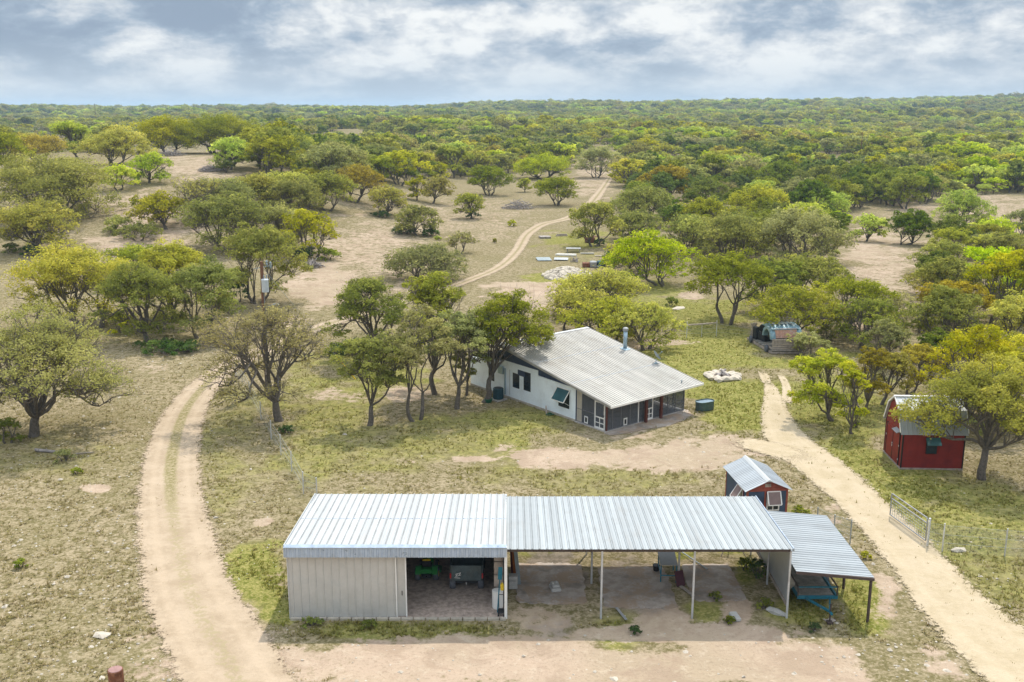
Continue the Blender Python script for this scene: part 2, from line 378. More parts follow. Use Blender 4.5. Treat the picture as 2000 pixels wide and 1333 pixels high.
# ground: dry grass, green grass, pale caliche and stones
def ground_nodes(t, dirt_only=False):
    g = t.n('ShaderNodeNewGeometry').outputs['Position']
    nb = t.noise(g, .11, 4, .55); nm = t.noise(g, .75, 6, .62, .3); nf = t.noise(g, 4.2, 5, .68); nff = t.noise(g, 17., 3, .7)
    return g, nb, nm, nf, nff
m, t = new_mat('ground')
g, nb, nm, nf, nff = ground_nodes(t)
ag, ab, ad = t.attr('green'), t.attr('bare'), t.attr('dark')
nk = t.noise(g, 1.9, 8, .74, .2); nd = t.noise(g, 6.5, 6, .72)
dry = t.mix(t.ss(nk, .40, .58), (.170, .142, .066), (.355, .288, .185))
dry = t.mix(t.math('MULTIPLY', t.ss(nb, .42, .62), .5), dry, (.20, .172, .08))
dry = t.mix(t.math('MULTIPLY', t.ss(nd, .51, .60), .6), dry, (.115, .104, .042))
dry = t.mix(t.math('MULTIPLY', t.ss(nd, .47, .38), .55), dry, (.46, .38, .27))
grn = t.mix(t.ss(nk, .40, .60), (.150, .165, .034), (.285, .265, .085))
grn = t.mix(t.math('MULTIPLY', t.ss(nd, .50, .60), .65), grn, (.41, .34, .145))
grn = t.mix(t.math('MULTIPLY', t.ss(nd, .47, .38), .6), grn, (.125, .135, .024))
gf = t.ss(t.math('ADD', ag, t.math('MULTIPLY', t.math('SUBTRACT', t.math('ADD', t.math('MULTIPLY', nm, .5), t.math('MULTIPLY', nk, .5)), .5), 2.2)), .10, .95)
col = t.mix(gf, dry, grn)
bar = t.mix(t.ss(nb, .35, .65), (.41, .325, .23), (.475, .365, .275))
bar = t.mix(t.math('MULTIPLY', t.ss(nk, .52, .64), .5), bar, (.54, .45, .345))
bar = t.mix(t.math('MULTIPLY', t.ss(nd, .53, .63), .55), bar, (.30, .23, .16))
bar = t.mix(t.math('MULTIPLY', t.ss(t.noise(g, .42, 6, .65, .6), .48, .60), .60), bar, (.345, .255, .185))
bf = t.ss(t.math('ADD', ab, t.math('MULTIPLY', t.math('SUBTRACT', t.math('ADD', t.math('MULTIPLY', nm, .35), t.math('ADD', t.math('MULTIPLY', nk, .45), t.math('MULTIPLY', nd, .2))), .5), 3.4)), .34, .66)
col = t.mix(bf, col, bar)
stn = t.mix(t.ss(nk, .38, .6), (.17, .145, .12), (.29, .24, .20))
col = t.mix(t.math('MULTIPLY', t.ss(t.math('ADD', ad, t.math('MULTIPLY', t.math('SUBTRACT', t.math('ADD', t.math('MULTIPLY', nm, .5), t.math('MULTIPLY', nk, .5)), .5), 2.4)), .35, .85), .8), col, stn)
vo = t.n('ShaderNodeTexVoronoi', feature='F1', ins={'Vector': g, 'Scale': 2.3, 'Randomness': 1.}).outputs[0]
vs_ = t.math('MULTIPLY', t.ss(vo, .06, .12, 1., 0.), t.ss(t.noise(g, .3, 3), .45, .62))
col = t.mix(t.math('MULTIPLY', vs_, .8), col, (.66, .62, .56))
bs = t.n('ShaderNodeBsdfDiffuse', ins={0: col, 1: .6})
hh = t.math('ADD', t.math('MULTIPLY', nk, .6), t.math('MULTIPLY', nd, .4))
t.put(bs, 'Normal', t.n('ShaderNodeBump', ins={'Strength': .7, 'Distance': .16, 'Height': hh}).outputs[0])
t.n('ShaderNodeOutputMaterial', ins={0: bs.outputs[0]})
def track_mat(name, c0, c1, rut, grass):
    m, t = new_mat(name)
    g, nb, nm, nf, nff = ground_nodes(t)
    u = t.attr('across'); ed = t.attr('edge')
    col = t.mix(t.ss(nm, .35, .65), c0, c1)
    col = t.mix(t.math('MULTIPLY', t.ss(nf, .5, .66), .4), col, tuple(min(1, x*1.16) for x in c1))
    col = t.mix(t.math('MULTIPLY', t.ss(nff, .55, .7), .35), col, tuple(x*.66 for x in c0))
    mid = t.math('MULTIPLY', t.ss(t.math('ABSOLUTE', u), .05, .36, 1., 0.), t.attr('strip'))
    gr = t.mix(t.ss(nf, .4, .6), (.19, .17, .06), (.36, .30, .18))
    col = t.mix(t.math('MULTIPLY', t.ss(t.math('ADD', t.math('MULTIPLY', mid, grass), t.math('MULTIPLY', t.math('SUBTRACT', nf, .5), 2.8)), .34, .80), .85), col, gr)
    r = t.math('MULTIPLY', t.ss(t.math('ABSOLUTE', t.math('SUBTRACT', t.math('ABSOLUTE', u), .5)), .02, .16, 1., 0.), rut)
    col = t.mix(r, col, tuple(min(1, x*1.12) for x in c1))
    bs = t.n('ShaderNodeBsdfDiffuse', ins={0: col, 1: .6})
    t.put(bs, 'Normal', t.n('ShaderNodeBump', ins={'Strength': .4, 'Distance': .08, 'Height': t.math('ADD', nf, t.math('MULTIPLY', nff, .4))}).outputs[0])
    al = t.ss(t.math('ADD', ed, t.math('MULTIPLY', t.math('SUBTRACT', t.math('ADD', t.math('MULTIPLY', nm, .25), t.math('ADD', t.math('MULTIPLY', nf, .45), t.math('MULTIPLY', nff, .30))), .5), 3.4)), .34, .60)
    t.n('ShaderNodeOutputMaterial', ins={0: t.n('ShaderNodeMixShader', ins={0: al, 1: t.n('ShaderNodeBsdfTransparent').outputs[0], 2: bs.outputs[0]}).outputs[0]})
track_mat('track', (.385, .30, .21), (.465, .37, .27), .35, 1.15)
track_mat('drive', (.46, .375, .25), (.52, .43, .305), .25, .25)
def tuft_mat(name):
    m, t = new_mat(name); g = t.attr('g'); ti = t.attr('tint')
    a = t.mix(ti, (.21, .17, .075), (.41, .33, .18)); b = t.mix(ti, (.165, .175, .030), (.34, .31, .08))
    c = t.mix(g, a, b)
    d = t.n('ShaderNodeBsdfDiffuse', ins={0: c}); tl = t.n('ShaderNodeBsdfTranslucent', ins={0: c})
    t.n('ShaderNodeOutputMaterial', ins={0: t.n('ShaderNodeMixShader', ins={0: .3, 1: d.outputs[0], 2: tl.outputs[0]}).outputs[0]}); return m
tuft_mat('tufts')
M = MATS

# ------------------------------------------------------------------ ground
_lat = np.random.default_rng(3).random((64, 64))
def vnoise(x, y):
    xi = np.floor(x).astype(int); yi = np.floor(y).astype(int); fx = x-xi; fy = y-yi; fx = fx*fx*(3-2*fx); fy = fy*fy*(3-2*fy)
    q = lambda a, b: _lat[a % 64, b % 64]
    return (q(xi, yi)*(1-fx)+q(xi+1, yi)*fx)*(1-fy)+(q(xi, yi+1)*(1-fx)+q(xi+1, yi+1)*fx)*fy-.5
def fbm(x, y): return vnoise(x, y)+.5*vnoise(x*2.1+7, y*2.1+3)+.28*vnoise(x*4.3+1, y*4.3+9)+.16*vnoise(x*9+4, y*9+2)
def ell(px, py, lst, X=None, Y=None):
    o = np.zeros_like(px)
    wp = 0. if X is None else fbm(X*.33, Y*.33)
    for k, (cx, cy, rx, ry, s) in enumerate(lst):
        d = np.sqrt(((px-cx)/rx)**2+((py-cy)/ry)**2)+wp*.95; o = np.maximum(o, s*(1-sst(d, .45, 1.2)))
    return o
GREEN = [(1370, 690, 190, 80, 1.0), (1440, 790, 110, 80, 1.1), (1230, 590, 110, 45, .85), (1330, 610, 130, 50, .9), (720, 720, 110, 70, .8), (640, 830, 150, 90, .65), (700, 880, 180, 80, .55),
         (900, 860, 200, 60, .6), (1000, 835, 120, 45, .75), (1630, 780, 110, 90, .85), (1640, 890, 90, 70, .95), (1760, 960, 130, 60, 1.0), (1880, 1010, 160, 90, .75), (1950, 1140, 110, 110, .55),
         (500, 1140, 75, 75, 1.2), (540, 1200, 50, 40, 1.2), (1690, 1180, 55, 70, 1.2), (1560, 1190, 75, 50, .8), (1460, 1120, 45, 40, 1.1), (1380, 1190, 55, 45, .8), (1220, 1230, 60, 40, .7),
         (1080, 545, 70, 22, 1.1), (1120, 470, 80, 22, .9), (420, 900, 80, 110, .45), (460, 820, 70, 70, .5), (100, 900, 180, 50, .35), (1330, 1075, 30, 18, 1.1), (1430, 1065, 60, 20, 1.1), (1030, 1082, 50, 14, .9),
         (780, 1232, 260, 22, .75), (1090, 930, 320, 40, .45), (1390, 890, 50, 60, .2), (1080, 1075, 60, 14, 1.), (600, 760, 70, 60, .6), (1480, 990, 60, 60, .5), (1140, 500, 60, 16, .4), (1710, 455, 30, 10, .8), (250, 640, 160, 50, .4)]
BARE = [(1150, 893, 300, 26, .80), (930, 897, 95, 15, 1.0), (1330, 880, 120, 40, .8), (1040, 1300, 520, 60, .86), (1500, 1310, 420, 60, 1.0), (760, 1290, 250, 50, .7), (420, 1190, 130, 90, .72), (390, 1290, 170, 70, .6),
        (1440, 1190, 40, 40, .8), (1740, 1160, 60, 90, .75), (1620, 1040, 40, 60, .7), (1060, 1215, 60, 30, .7), (1290, 1215, 60, 30, .85), (1330, 1240, 250, 25, .85),
        (720, 490, 150, 90, .55), (640, 560, 90, 60, .75), (900, 430, 190, 50, .45), (1080, 572, 120, 30, .85), (300, 430, 120, 70, .6), (230, 480, 70, 40, .7), (380, 330, 90, 40, .6), (1720, 520, 90, 90, .6), (1690, 480, 60, 40, .7),
        (1950, 420, 90, 60, .55), (1780, 410, 60, 16, .6), (1160, 345, 60, 50, .6), (1650, 320, 40, 14, .7), (560, 640, 60, 30, .5), (120, 560, 120, 50, .35), (300, 720, 40, 20, .5), (660, 775, 60, 18, .5), (510, 1018, 22, 9, .9), (190, 955, 30, 10, .8),
        (1280, 672, 70, 10, .85), (790, 770, 40, 18, .7), (1215, 850, 130, 14, .5), (800, 600, 60, 60, .3), (1690, 650, 40, 40, .6), (1900, 560, 60, 40, .5), (1350, 578, 25, 8, .7)]
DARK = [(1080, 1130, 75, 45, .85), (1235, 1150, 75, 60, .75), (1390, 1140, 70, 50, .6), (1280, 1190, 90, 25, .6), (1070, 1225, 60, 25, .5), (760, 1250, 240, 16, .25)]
def ground():
    Y = [-70, -45, -25, -8, 6, 16, 22]; y = 26.0
    while y < 150: Y.append(y); y *= 1.0048
    while y < 600: Y.append(y); y *= 1.012
    while y < 9500: Y.append(y); y *= 1.035
    Y = np.array(Y); sx = np.concatenate((-np.geomspace(4.2, .80, 14)[:-1], np.linspace(-.80, .80, 330), np.geomspace(.80, 4.2, 14)[1:]))
    YY, SS = np.meshgrid(Y, sx, indexing='ij'); XX = np.clip(SS*np.maximum(YY, 24.), -6400, 6400)
    ZZ = terrain(XX, YY)
    px, py = Qn(XX, YY, ZZ); near = YY > 29
    ok = near & (px > -900) & (px < 2900)
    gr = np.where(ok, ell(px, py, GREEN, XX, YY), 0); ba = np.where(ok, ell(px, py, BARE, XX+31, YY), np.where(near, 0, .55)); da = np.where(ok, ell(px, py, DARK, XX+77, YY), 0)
    far = (1-sst(np.abs(px-1000), 950, 1300)); ba = np.maximum(ba, np.where((YY > 95) & (YY < 260), .18, 0)*far)
    # small unevenness of the soil close by
    amp = .05*sst(YY, 28, 34)*(1-sst(YY, 110, 190))
    ZZ = ZZ+amp*(np.sin(XX*1.3+np.sin(YY*.9)*1.5)*np.sin(YY*1.7+np.cos(XX*.7))-1)*.5
    n, k = XX.shape; idx = np.arange(n*k).reshape(n, k)
    F = np.stack((idx[:-1, :-1], idx[:-1, 1:], idx[1:, 1:], idx[1:, :-1]), -1).reshape(-1, 4)
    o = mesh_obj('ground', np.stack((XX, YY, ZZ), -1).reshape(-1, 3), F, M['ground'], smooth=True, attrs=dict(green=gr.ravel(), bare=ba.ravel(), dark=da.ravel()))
    tag(o, 'dry grass and pale soil rangeland with greener lawn round the buildings', 'ground', kind='structure')
ground()
def spline(pts, step):
    pts = [Vector((p[0], p[1])) for p in pts]; pts = [pts[0]*2-pts[1]]+pts+[pts[-1]*2-pts[-2]]; out = []
    for i in range(1, len(pts)-2):
        a, b, c, d = pts[i-1:i+3]; n = max(2, int((c-b).length/step))
        for k in range(n):
            t = k/n; out.append(.5*((2*b)+(c-a)*t+(2*a-5*b+4*c-d)*t*t+(3*b-a-3*c+d)*t**3))
    out.append(pts[-2]); return out
ROADS = []
def strip(y): return .45+.55*sst(y, 46, 58)*(1-.4*sst(y, 90, 110))
def road(name, pix, mat, label, lift=.02):
    pts = []; ws = []
    for px, py, wd in pix:
        p = P(px, py); pts.append((p.x, p.y)); ws.append(wd)
    c = spline(pts, .45); L = len(c); n = 19
    wl = np.interp(np.linspace(0, len(ws)-1, L), range(len(ws)), ws)
    V = []; A = []; E_ = []; ST = []
    for i, p in enumerate(c):
        d = (c[min(i+1, L-1)]-c[max(i-1, 0)]).normalized(); nn = Vector((d.y, -d.x))
        for j in range(n):
            u = (j/(n-1)*2-1)*1.35; q = p+nn*(u*wl[i]/2)
            V.append((q.x, q.y, Z(q.x, q.y)+lift)); A.append(u); ST.append(float(strip(p.y)))
            e_ = (1-float(sst(abs(u), .55, 1.25)))*float(sst(min(i, L-1-i), 0, 8)); E_.append(e_)
    idx = np.arange(L*n).reshape(L, n)
    F = np.stack((idx[:-1, :-1], idx[:-1, 1:], idx[1:, 1:], idx[1:, :-1]), -1).reshape(-1, 4)
    o = mesh_obj(name, V, F, M[mat], smooth=True, attrs=dict(across=A, edge=E_, strip=ST))
    tag(o, label, 'road', kind='structure'); ROADS.append((np.array([(p.x, p.y) for p in c]), wl/2))
road('dirt_track', [(560, 1500, 4.4), (470, 1340, 3.9), (420, 1250, 3.4), (372, 1160, 2.5), (345, 1050, 1.85), (333, 960, 1.75), (338, 880, 1.8), (364, 800, 1.95), (415, 740, 2.2), (475, 702, 2.6), (560, 667, 3.0), (640, 634, 3.1), (740, 605, 2.9), (840, 575, 2.6), (915, 548, 2.6), (975, 522, 2.5), (1010, 490, 2.4), (1030, 458, 2.4), (1062, 438, 2.4), (1105, 428, 2.4), (1140, 412, 2.4), (1165, 385, 2.4), (1192, 345, 2.6), (1203, 318, 2.6), (1198, 300, 2.6)], 'track', 'two-rut pale dirt track curving past the shed and up the meadow')
road('gravel_drive', [(2400, 1600, 8.), (2120, 1390, 6.), (1960, 1270, 4.4), (1865, 1180, 3.7), (1795, 1100, 3.2), (1730, 1030, 3.0), (1665, 965, 3.1), (1595, 905, 3.5), (1540, 860, 3.5), (1517, 815, 2.7), (1510, 778, 2.0), (1504, 755, 1.2), (1496, 738, .8)], 'drive', 'cream caliche drive running past the red shed to the house', .026)
road('gravel_path', [(1600, 915, 2.6), (1530, 885, 2.8), (1460, 868, 2.6), (1395, 872, 2.0)], 'drive', 'cream gravel spur from the drive towards the house porch', .033)
for k, pp in enumerate(([(1500, 760, 1.0), (1496, 745, .9), (1489, 728, .85), (1472, 716, .9)], [(1534, 800, 1.0), (1537, 770, .8), (1533, 748, .7), (1520, 730, .65), (1508, 722, .5)])):
    road('wheel_rut', pp, 'drive', 'narrow pale wheel rut in the green lawn beyond the drive', .03)


def near_road(x, y, pad=0.):
    r = np.zeros(len(x), bool)
    for c, hw in ROADS:
        cc = c[::2]; hh = hw[::2]
        d = np.hypot(x[:, None]-cc[None, :, 0], y[:, None]-cc[None, :, 1])-hh[None, :]
        r |= d.min(1) < pad
    return r
HC = Vector((6.28, 63.42)); HA = R_(39.0)
def in_build(x, y):
    r = (x > -9.5) & (x < 11.9) & (y > 38.2) & (y < 45.1)
    r |= (x > 11.5) & (x < 14.4) & (y > 47.8) & (y < 52)
    r |= (x > 23) & (x < 27) & (y > 56.2) & (y < 59.8)
    dx, dy = x-HC.x, y-HC.y; u = dx*math.cos(HA)+dy*math.sin(HA); v = -dx*math.sin(HA)+dy*math.cos(HA)
    return r | ((u > -.1) & (u < 7.9) & (v > -.1) & (v < 15.3))
def tufts():
    n = 190000
    y = 31*np.exp(rng.random(n)*math.log(110/31.)); x = (rng.random(n)*2-1)*.62*y
    z = terrain(x, y); px, py = Qn(x, y, z)
    g = ell(px, py, GREEN); b = ell(px, py, BARE); dk = ell(px, py, DARK)
    patch = np.sin(x*.9+np.sin(y*.6)*2)*np.sin(y*1.1+np.cos(x*.8)*2)*.5+np.sin(x*2.7+y*.9)*np.sin(y*3.1-x)*.3
    keep = (rng.random(n) < np.clip(.22+.22*g+.4*patch-1.15*b-.6*dk, 0.0, 1)) & (~near_road(x, y, -.35) | (rng.random(n) < .10)) & ~in_build(x, y)
    x, y, z, g = x[keep], y[keep], z[keep], g[keep]; n = len(x)
    gg = np.clip(g+rng.normal(0, .22, n)+.1, 0, 1); hgt = rng.uniform(.04, .11, n)*(1+.3*g)*(1+1.3*(rng.random(n) < .04))
    nb = 5; a = rng.uniform(0, 6.28, (n, nb)); sp = rng.uniform(.02, .11, (n, nb)); ln = hgt[:, None]*rng.uniform(.5, 1.1, (n, nb)); wd = rng.uniform(.018, .04, (n, nb))
    bx = x[:, None]+np.cos(a)*sp*.5; by = y[:, None]+np.sin(a)*sp*.5; tx = bx+np.cos(a)*sp*1.2; ty = by+np.sin(a)*sp*1.2
    zz = z[:, None]*np.ones_like(a)-.03
    v0 = np.stack((bx-np.sin(a)*wd, by+np.cos(a)*wd, zz), -1); v1 = np.stack((bx+np.sin(a)*wd, by-np.cos(a)*wd, zz), -1); v2 = np.stack((tx, ty, zz+ln+.02), -1)
    V = np.stack((v0, v1, v2), 2).reshape(-1, 3); F = np.arange(len(V)).reshape(-1, 3)
    G = np.repeat(gg, nb*3); Ti = np.repeat(np.clip(rng.random((n, 1))*.6+rng.random((n, nb))*.4, 0, 1).ravel(), 3)
    tag(mesh_obj('grass', V, F, M['tufts'], attrs=dict(g=G, tint=Ti)), 'short dry and green grass tufts growing over the yard', 'grass', kind='stuff')
tufts()
def stones():
    n = 7000
    y = 32*np.exp(rng.random(n)*math.log(150/32.)); x = (rng.random(n)*2-1)*.58*y
    z = terrain(x, y); px, py = Qn(x, y, z)
    g = ell(px, py, GREEN); b = ell(px, py, BARE)
    dens = .25+.9*((px < 420) & (py > 650))+.6*((px > 1580) & (py > 980))+.5*b*(py < 950)
    keep = (rng.random(n) < np.clip(dens-.8*g, 0.02, 1)) & ~near_road(x, y, -.3) & ~in_build(x, y)
    x, y, z = x[keep], y[keep], z[keep]; n = len(x)
    base = np.array([(1, 0, .1), (.5, .87, 0), (-.5, .87, .1), (-1, 0, 0), (-.5, -.87, .1), (.5, -.87, 0), (.25, .2, .75), (-.3, -.15, .7)])
    fs = np.array([(0, 1, 6), (1, 2, 6), (2, 7, 6), (2, 3, 7), (3, 4, 7), (4, 5, 7), (5, 6, 7), (5, 0, 6)])
    s = rng.lognormal(-3.05, .45, n).clip(.02, .16)
    V = base[None]*(1+rng.normal(0, .2, (n, 8, 3)))*s[:, None, None]*np.array((1, 1, .75))
    a = rng.uniform(0, 6.28, n); ca, sa = np.cos(a)[:, None], np.sin(a)[:, None]
    V = np.stack((V[..., 0]*ca-V[..., 1]*sa+x[:, None], V[..., 0]*sa+V[..., 1]*ca+y[:, None], V[..., 2]+z[:, None]-.01-.1*s[:, None]), -1)
    F = (np.arange(n)[:, None, None]*8+fs[None]).reshape(-1, 3)
    tag(mesh_obj('loose_stones', V.reshape(-1, 3), F, M['limestone']), 'small pale limestone pieces scattered over the soil', 'stones', kind='stuff')
stones()

# ------------------------------------------------------------------ metal shed, carport, lean-to
def shed():
    X0, X1, YF, YB = -9.36, -0.26, 38.45, 44.9
    t = thing('metal_shed', 'enclosed end of the long metal building with a pale front wall and half-open sliding door', 'shed', (-4.8, 41.7, 0))
    o = lambda mb, n, m, **k: mb.build(n, M[m], t, **k)
    inv = Vector((4.8, -41.7, 0))
    def rel(mb):
        mb.v = [(a+inv.x, b+inv.y, c) for a, b, c in mb.v]; return mb
    zf, zb = 3.36, 2.96; L = math.hypot(45.0-38.28, zf-zb)
    mb = ribbed((X0-.06, 38.30, zf), (1, 0, 0), (0, 6.7, zb-zf), X1-X0+.08, L)
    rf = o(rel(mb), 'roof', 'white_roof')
    m2 = MB(); yy = 41.6; z_ = zf+(zb-zf)*(yy-38.3)/6.7
    for k in range(28):
        x = X0+.05+k*.325
        m2.tube((x, yy, z_+.004), (x, yy, z_+.028), .022, n=6)
    m2.hexa([(X0-.05, yy-.03, z_+.0), (X1, yy-.03, z_+.0), (X1, yy+.0, z_), (X0-.05, yy+.0, z_), (X0-.05, yy-.03, z_+.012), (X1, yy-.03, z_+.012), (X1, yy, z_+.012), (X0-.05, yy, z_+.012)])
    sm = o(rel(m2), 'seam', 'galv_trim'); sm.parent = rf
    mb = MB(); mb.hexa([(X0-.11, 38.27, zf-.12), (X0-.065, 38.27, zf-.12), (X0-.065, 45.02, zb-.12), (X0-.11, 45.02, zb-.12), (X0-.11, 38.27, zf+.05), (X0-.065, 38.27, zf+.05), (X0-.065, 45.02, zb+.05), (X0-.11, 45.02, zb+.05)])
    o(rel(mb), 'gable_trim', 'white_roof')
    mb = ribbed((X0-.10, 38.20, 2.90), (1, 0, 0), (0, .07, .40), X1-X0+.14, .41, pitch=.19, h=.028, wd=.09, minor=False)
    fa = o(rel(mb), 'fascia', 'galv_trim')
    mb = MB(); mb.hexa([(X0-.10, 38.21, 3.305), (X1+.04, 38.21, 3.305), (X1+.04, 38.34, 3.375), (X0-.10, 38.34, 3.375), (X0-.10, 38.21, 3.33), (X1+.04, 38.21, 3.33), (X1+.04, 38.34, 3.415), (X0-.10, 38.34, 3.415)])
    o(rel(mb), 'cap_flashing', 'galv_trim')
    # walls
    o(rel(ribbed((X0, YF, .06), (1, 0, 0), (0, 0, 1), 4.50, 3.0, pitch=.327, h=.03, wd=.06, minor=False)), 'front_wall', 'shed_wall')
    mb = ribbed((-5.60, YF+.09, .05), (1, 0, 0), (0, 0, 1), 1.12, 2.95, pitch=.5, h=.03, wd=.06, minor=False)
    dr = o(rel(mb), 'sliding_door', 'shed_wall')
    m2 = MB(); m2.box(-4.475, -4.425, YF-.0, YF+.13, .04, 3.0); m2.box(-4.875, -4.835, YF-.035, YF+.05, .04, 3.0)
    e_ = o(rel(m2), 'door_edge', 'white_paint'); e_.parent = dr
    o(rel(MB().tube((-4.62, YF+.02, 1.05), (-4.62, YF+.02, 1.25), .02, n=6)), 'door_handle', 'black_plastic').parent = dr
    o(rel(ribbed((X0, YB, .05), (0, -1, 0), (0, 0, 1), YB-YF-.02, 3.0, pitch=.327, h=.03, wd=.06, minor=False)), 'side_wall', 'galv_wall')
    o(rel(ribbed((X1, YB, .05), (-1, 0, 0), (0, 0, 1), X1-X0, 2.82, pitch=.327, h=.03, wd=.06, minor=False)), 'back_wall', 'galv_wall')
    o(rel(ribbed((X1-.02, YF+1.1, .05), (0, 1, 0), (0, 0, 1), YB-YF-1.12, 3.0, pitch=.327, h=.03, wd=.06, minor=False)), 'side_wall', 'galv_wall')
    mb = MB(); mb.box(X0-.035, X0-.0, YF-.04, YF+.08, 0, 2.95); o(rel(mb), 'corner_trim', 'steel_post')
    mb = MB(); mb.box(X1-.06, X1+.06, YF-.06, YF+.06, 0, 3.25); o(rel(mb), 'post', 'white_paint')
    mb = MB(); mb.box(X0, X1, YF+.1, YF+.22, 2.92, 3.2); mb.box(X0, X1, YF+2.2, YF+2.3, 2.95, 3.08); mb.box(X0, X1, YF+4.4, YF+4.5, 2.85, 2.97); o(rel(mb), 'beam', 'brown_steel')
    mb = MB(); x = X0
    while x < X1-.1: mb.bbox(x+.02, min(x+.50, X1), YF-.16, YF-.035, -.05, .09, .015); x += .52
    o(rel(mb), 'sill', 'limestone')
    mb = MB(); mb.box(X0+.02, X1-.04, YF+.02, YB-.02, -.05, .03); o(rel(mb), 'floor', 'gravel')
shed()
def carport():
    t = thing('carport', 'open-fronted metal carport with four slender posts joined to the shed', 'carport', (5.7, 41.7, 0)); inv = Vector((-5.7, -41.7, 0))
    def o(mb, n, m):
        mb.v = [(a+inv.x, b+inv.y, c) for a, b, c in mb.v]; return mb.build(n, M[m], t)
    zf, zb = 3.20, 2.87; X0, X1 = -0.235, 11.66
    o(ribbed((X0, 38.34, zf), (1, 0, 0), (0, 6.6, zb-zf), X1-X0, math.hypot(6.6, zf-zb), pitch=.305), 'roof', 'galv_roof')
    mb = MB(); mb.hexa([(X1+.004, 38.32, zf-.10), (X1+.05, 38.32, zf-.10), (X1+.05, 44.96, zb-.10), (X1+.004, 44.96, zb-.10), (X1+.004, 38.32, zf+.045), (X1+.05, 38.32, zf+.045), (X1+.05, 44.96, zb+.045), (X1+.004, 44.96, zb+.045)])
    o(mb, 'gable_trim', 'galv_trim')
    for y, zz in ((38.5, zf-.03), (41.6, zf-.18), (44.75, zb-.02)):
        o(MB().box(X0+.03, X1-.06, y-.03, y+.03, zz-.15, zz-.02), 'beam', 'brown_steel')
    for x, y in ((3.76, 38.5), (7.62, 38.5), (11.62, 38.5), (3.61, 41.7), (7.56, 41.7), (3.6, 44.7), (7.55, 44.7), (11.55, 41.55), (11.55, 44.7)):
        zz = 3.05 if y < 39 else (2.87 if y < 43 else 2.72)
        o(MB().tube((x, y, -.1), (x, y, zz), .048, n=10), 'post', 'steel_post')
    w_ = o(ribbed((11.67, 38.62, .52), (0, 1, 0), (0, 0, 1), 6.1, 2.40, pitch=.327, h=.035, wd=.09, minor=False), 'side_wall', 'galv_wall')
    o(MB().box(11.60, 11.655, 38.6, 44.7, .46, .60), 'bottom_rail', 'weathered')
carport()
def leanto():
    t = thing('lean_to', 'low lean-to roof on dark posts beside the carport, covering the trailer', 'shelter', (13.4, 41.2, 0)); inv = Vector((-13.4, -41.2, 0))
    def o(mb, n, m):
        mb.v = [(a+inv.x, b+inv.y, c) for a, b, c in mb.v]; return mb.build(n, M[m], t)
    XL, XR = 11.77, 15.02; zl, zr = 2.34, 2.06
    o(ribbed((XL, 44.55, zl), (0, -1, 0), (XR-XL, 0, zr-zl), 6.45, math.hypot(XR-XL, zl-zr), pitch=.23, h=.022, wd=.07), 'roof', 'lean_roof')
    mb = MB(); mb.hexa([(XL, 38.10, zl-.14), (XR, 38.02, zr-.14), (XR, 38.09, zr-.14), (XL, 38.17, zl-.14), (XL, 38.10, zl-.015), (XR, 38.02, zr-.015), (XR, 38.09, zr-.015), (XL, 38.17, zl-.015)])
    o(mb, 'beam', 'brown_steel')
    o(MB().box(XR-.12, XR-.05, 38.12, 44.5, zr-.13, zr-.02), 'beam', 'brown_steel')
    for x, y in ((14.92, 38.14), (14.90, 41.2), (14.90, 44.4)): o(MB().tube((x, y, -.1), (x, y, zr-.1), .062, n=10), 'post', 'brown_steel')
leanto()
# concrete pads under the carport
for x0, x1, y0, y1 in ((.15, 3.3, 39.75, 43.7), (4.0, 7.2, 39.3, 43.3), (7.9, 10.3, 39.95, 43.6)):
    mb = MB(); n = 60; vs = []; rr = random.Random(int(x0*10))
    for i in range(n):
        a = i/n*6.283; c, s_ = math.cos(a), math.sin(a); k = 1/max(abs(c), abs(s_))**.9*(1+rr.uniform(-.05, .03))
        vs.append(((x0+x1)/2+c*k*(x1-x0)/2, (y0+y1)/2+s_*k*(y1-y0)/2))
    mb.add([(x, y, .028) for x, y in vs]+[(x, y, -.1) for x, y in vs], [tuple(range(n)), tuple(range(2*n-1, n-1, -1))]+[(i, n+i, n+(i+1) % n, (i+1) % n) for i in range(n)]); tag(mb.build('concrete_pad', M['pad']), 'stained concrete pad under the carport roof', 'pavement', kind='structure')
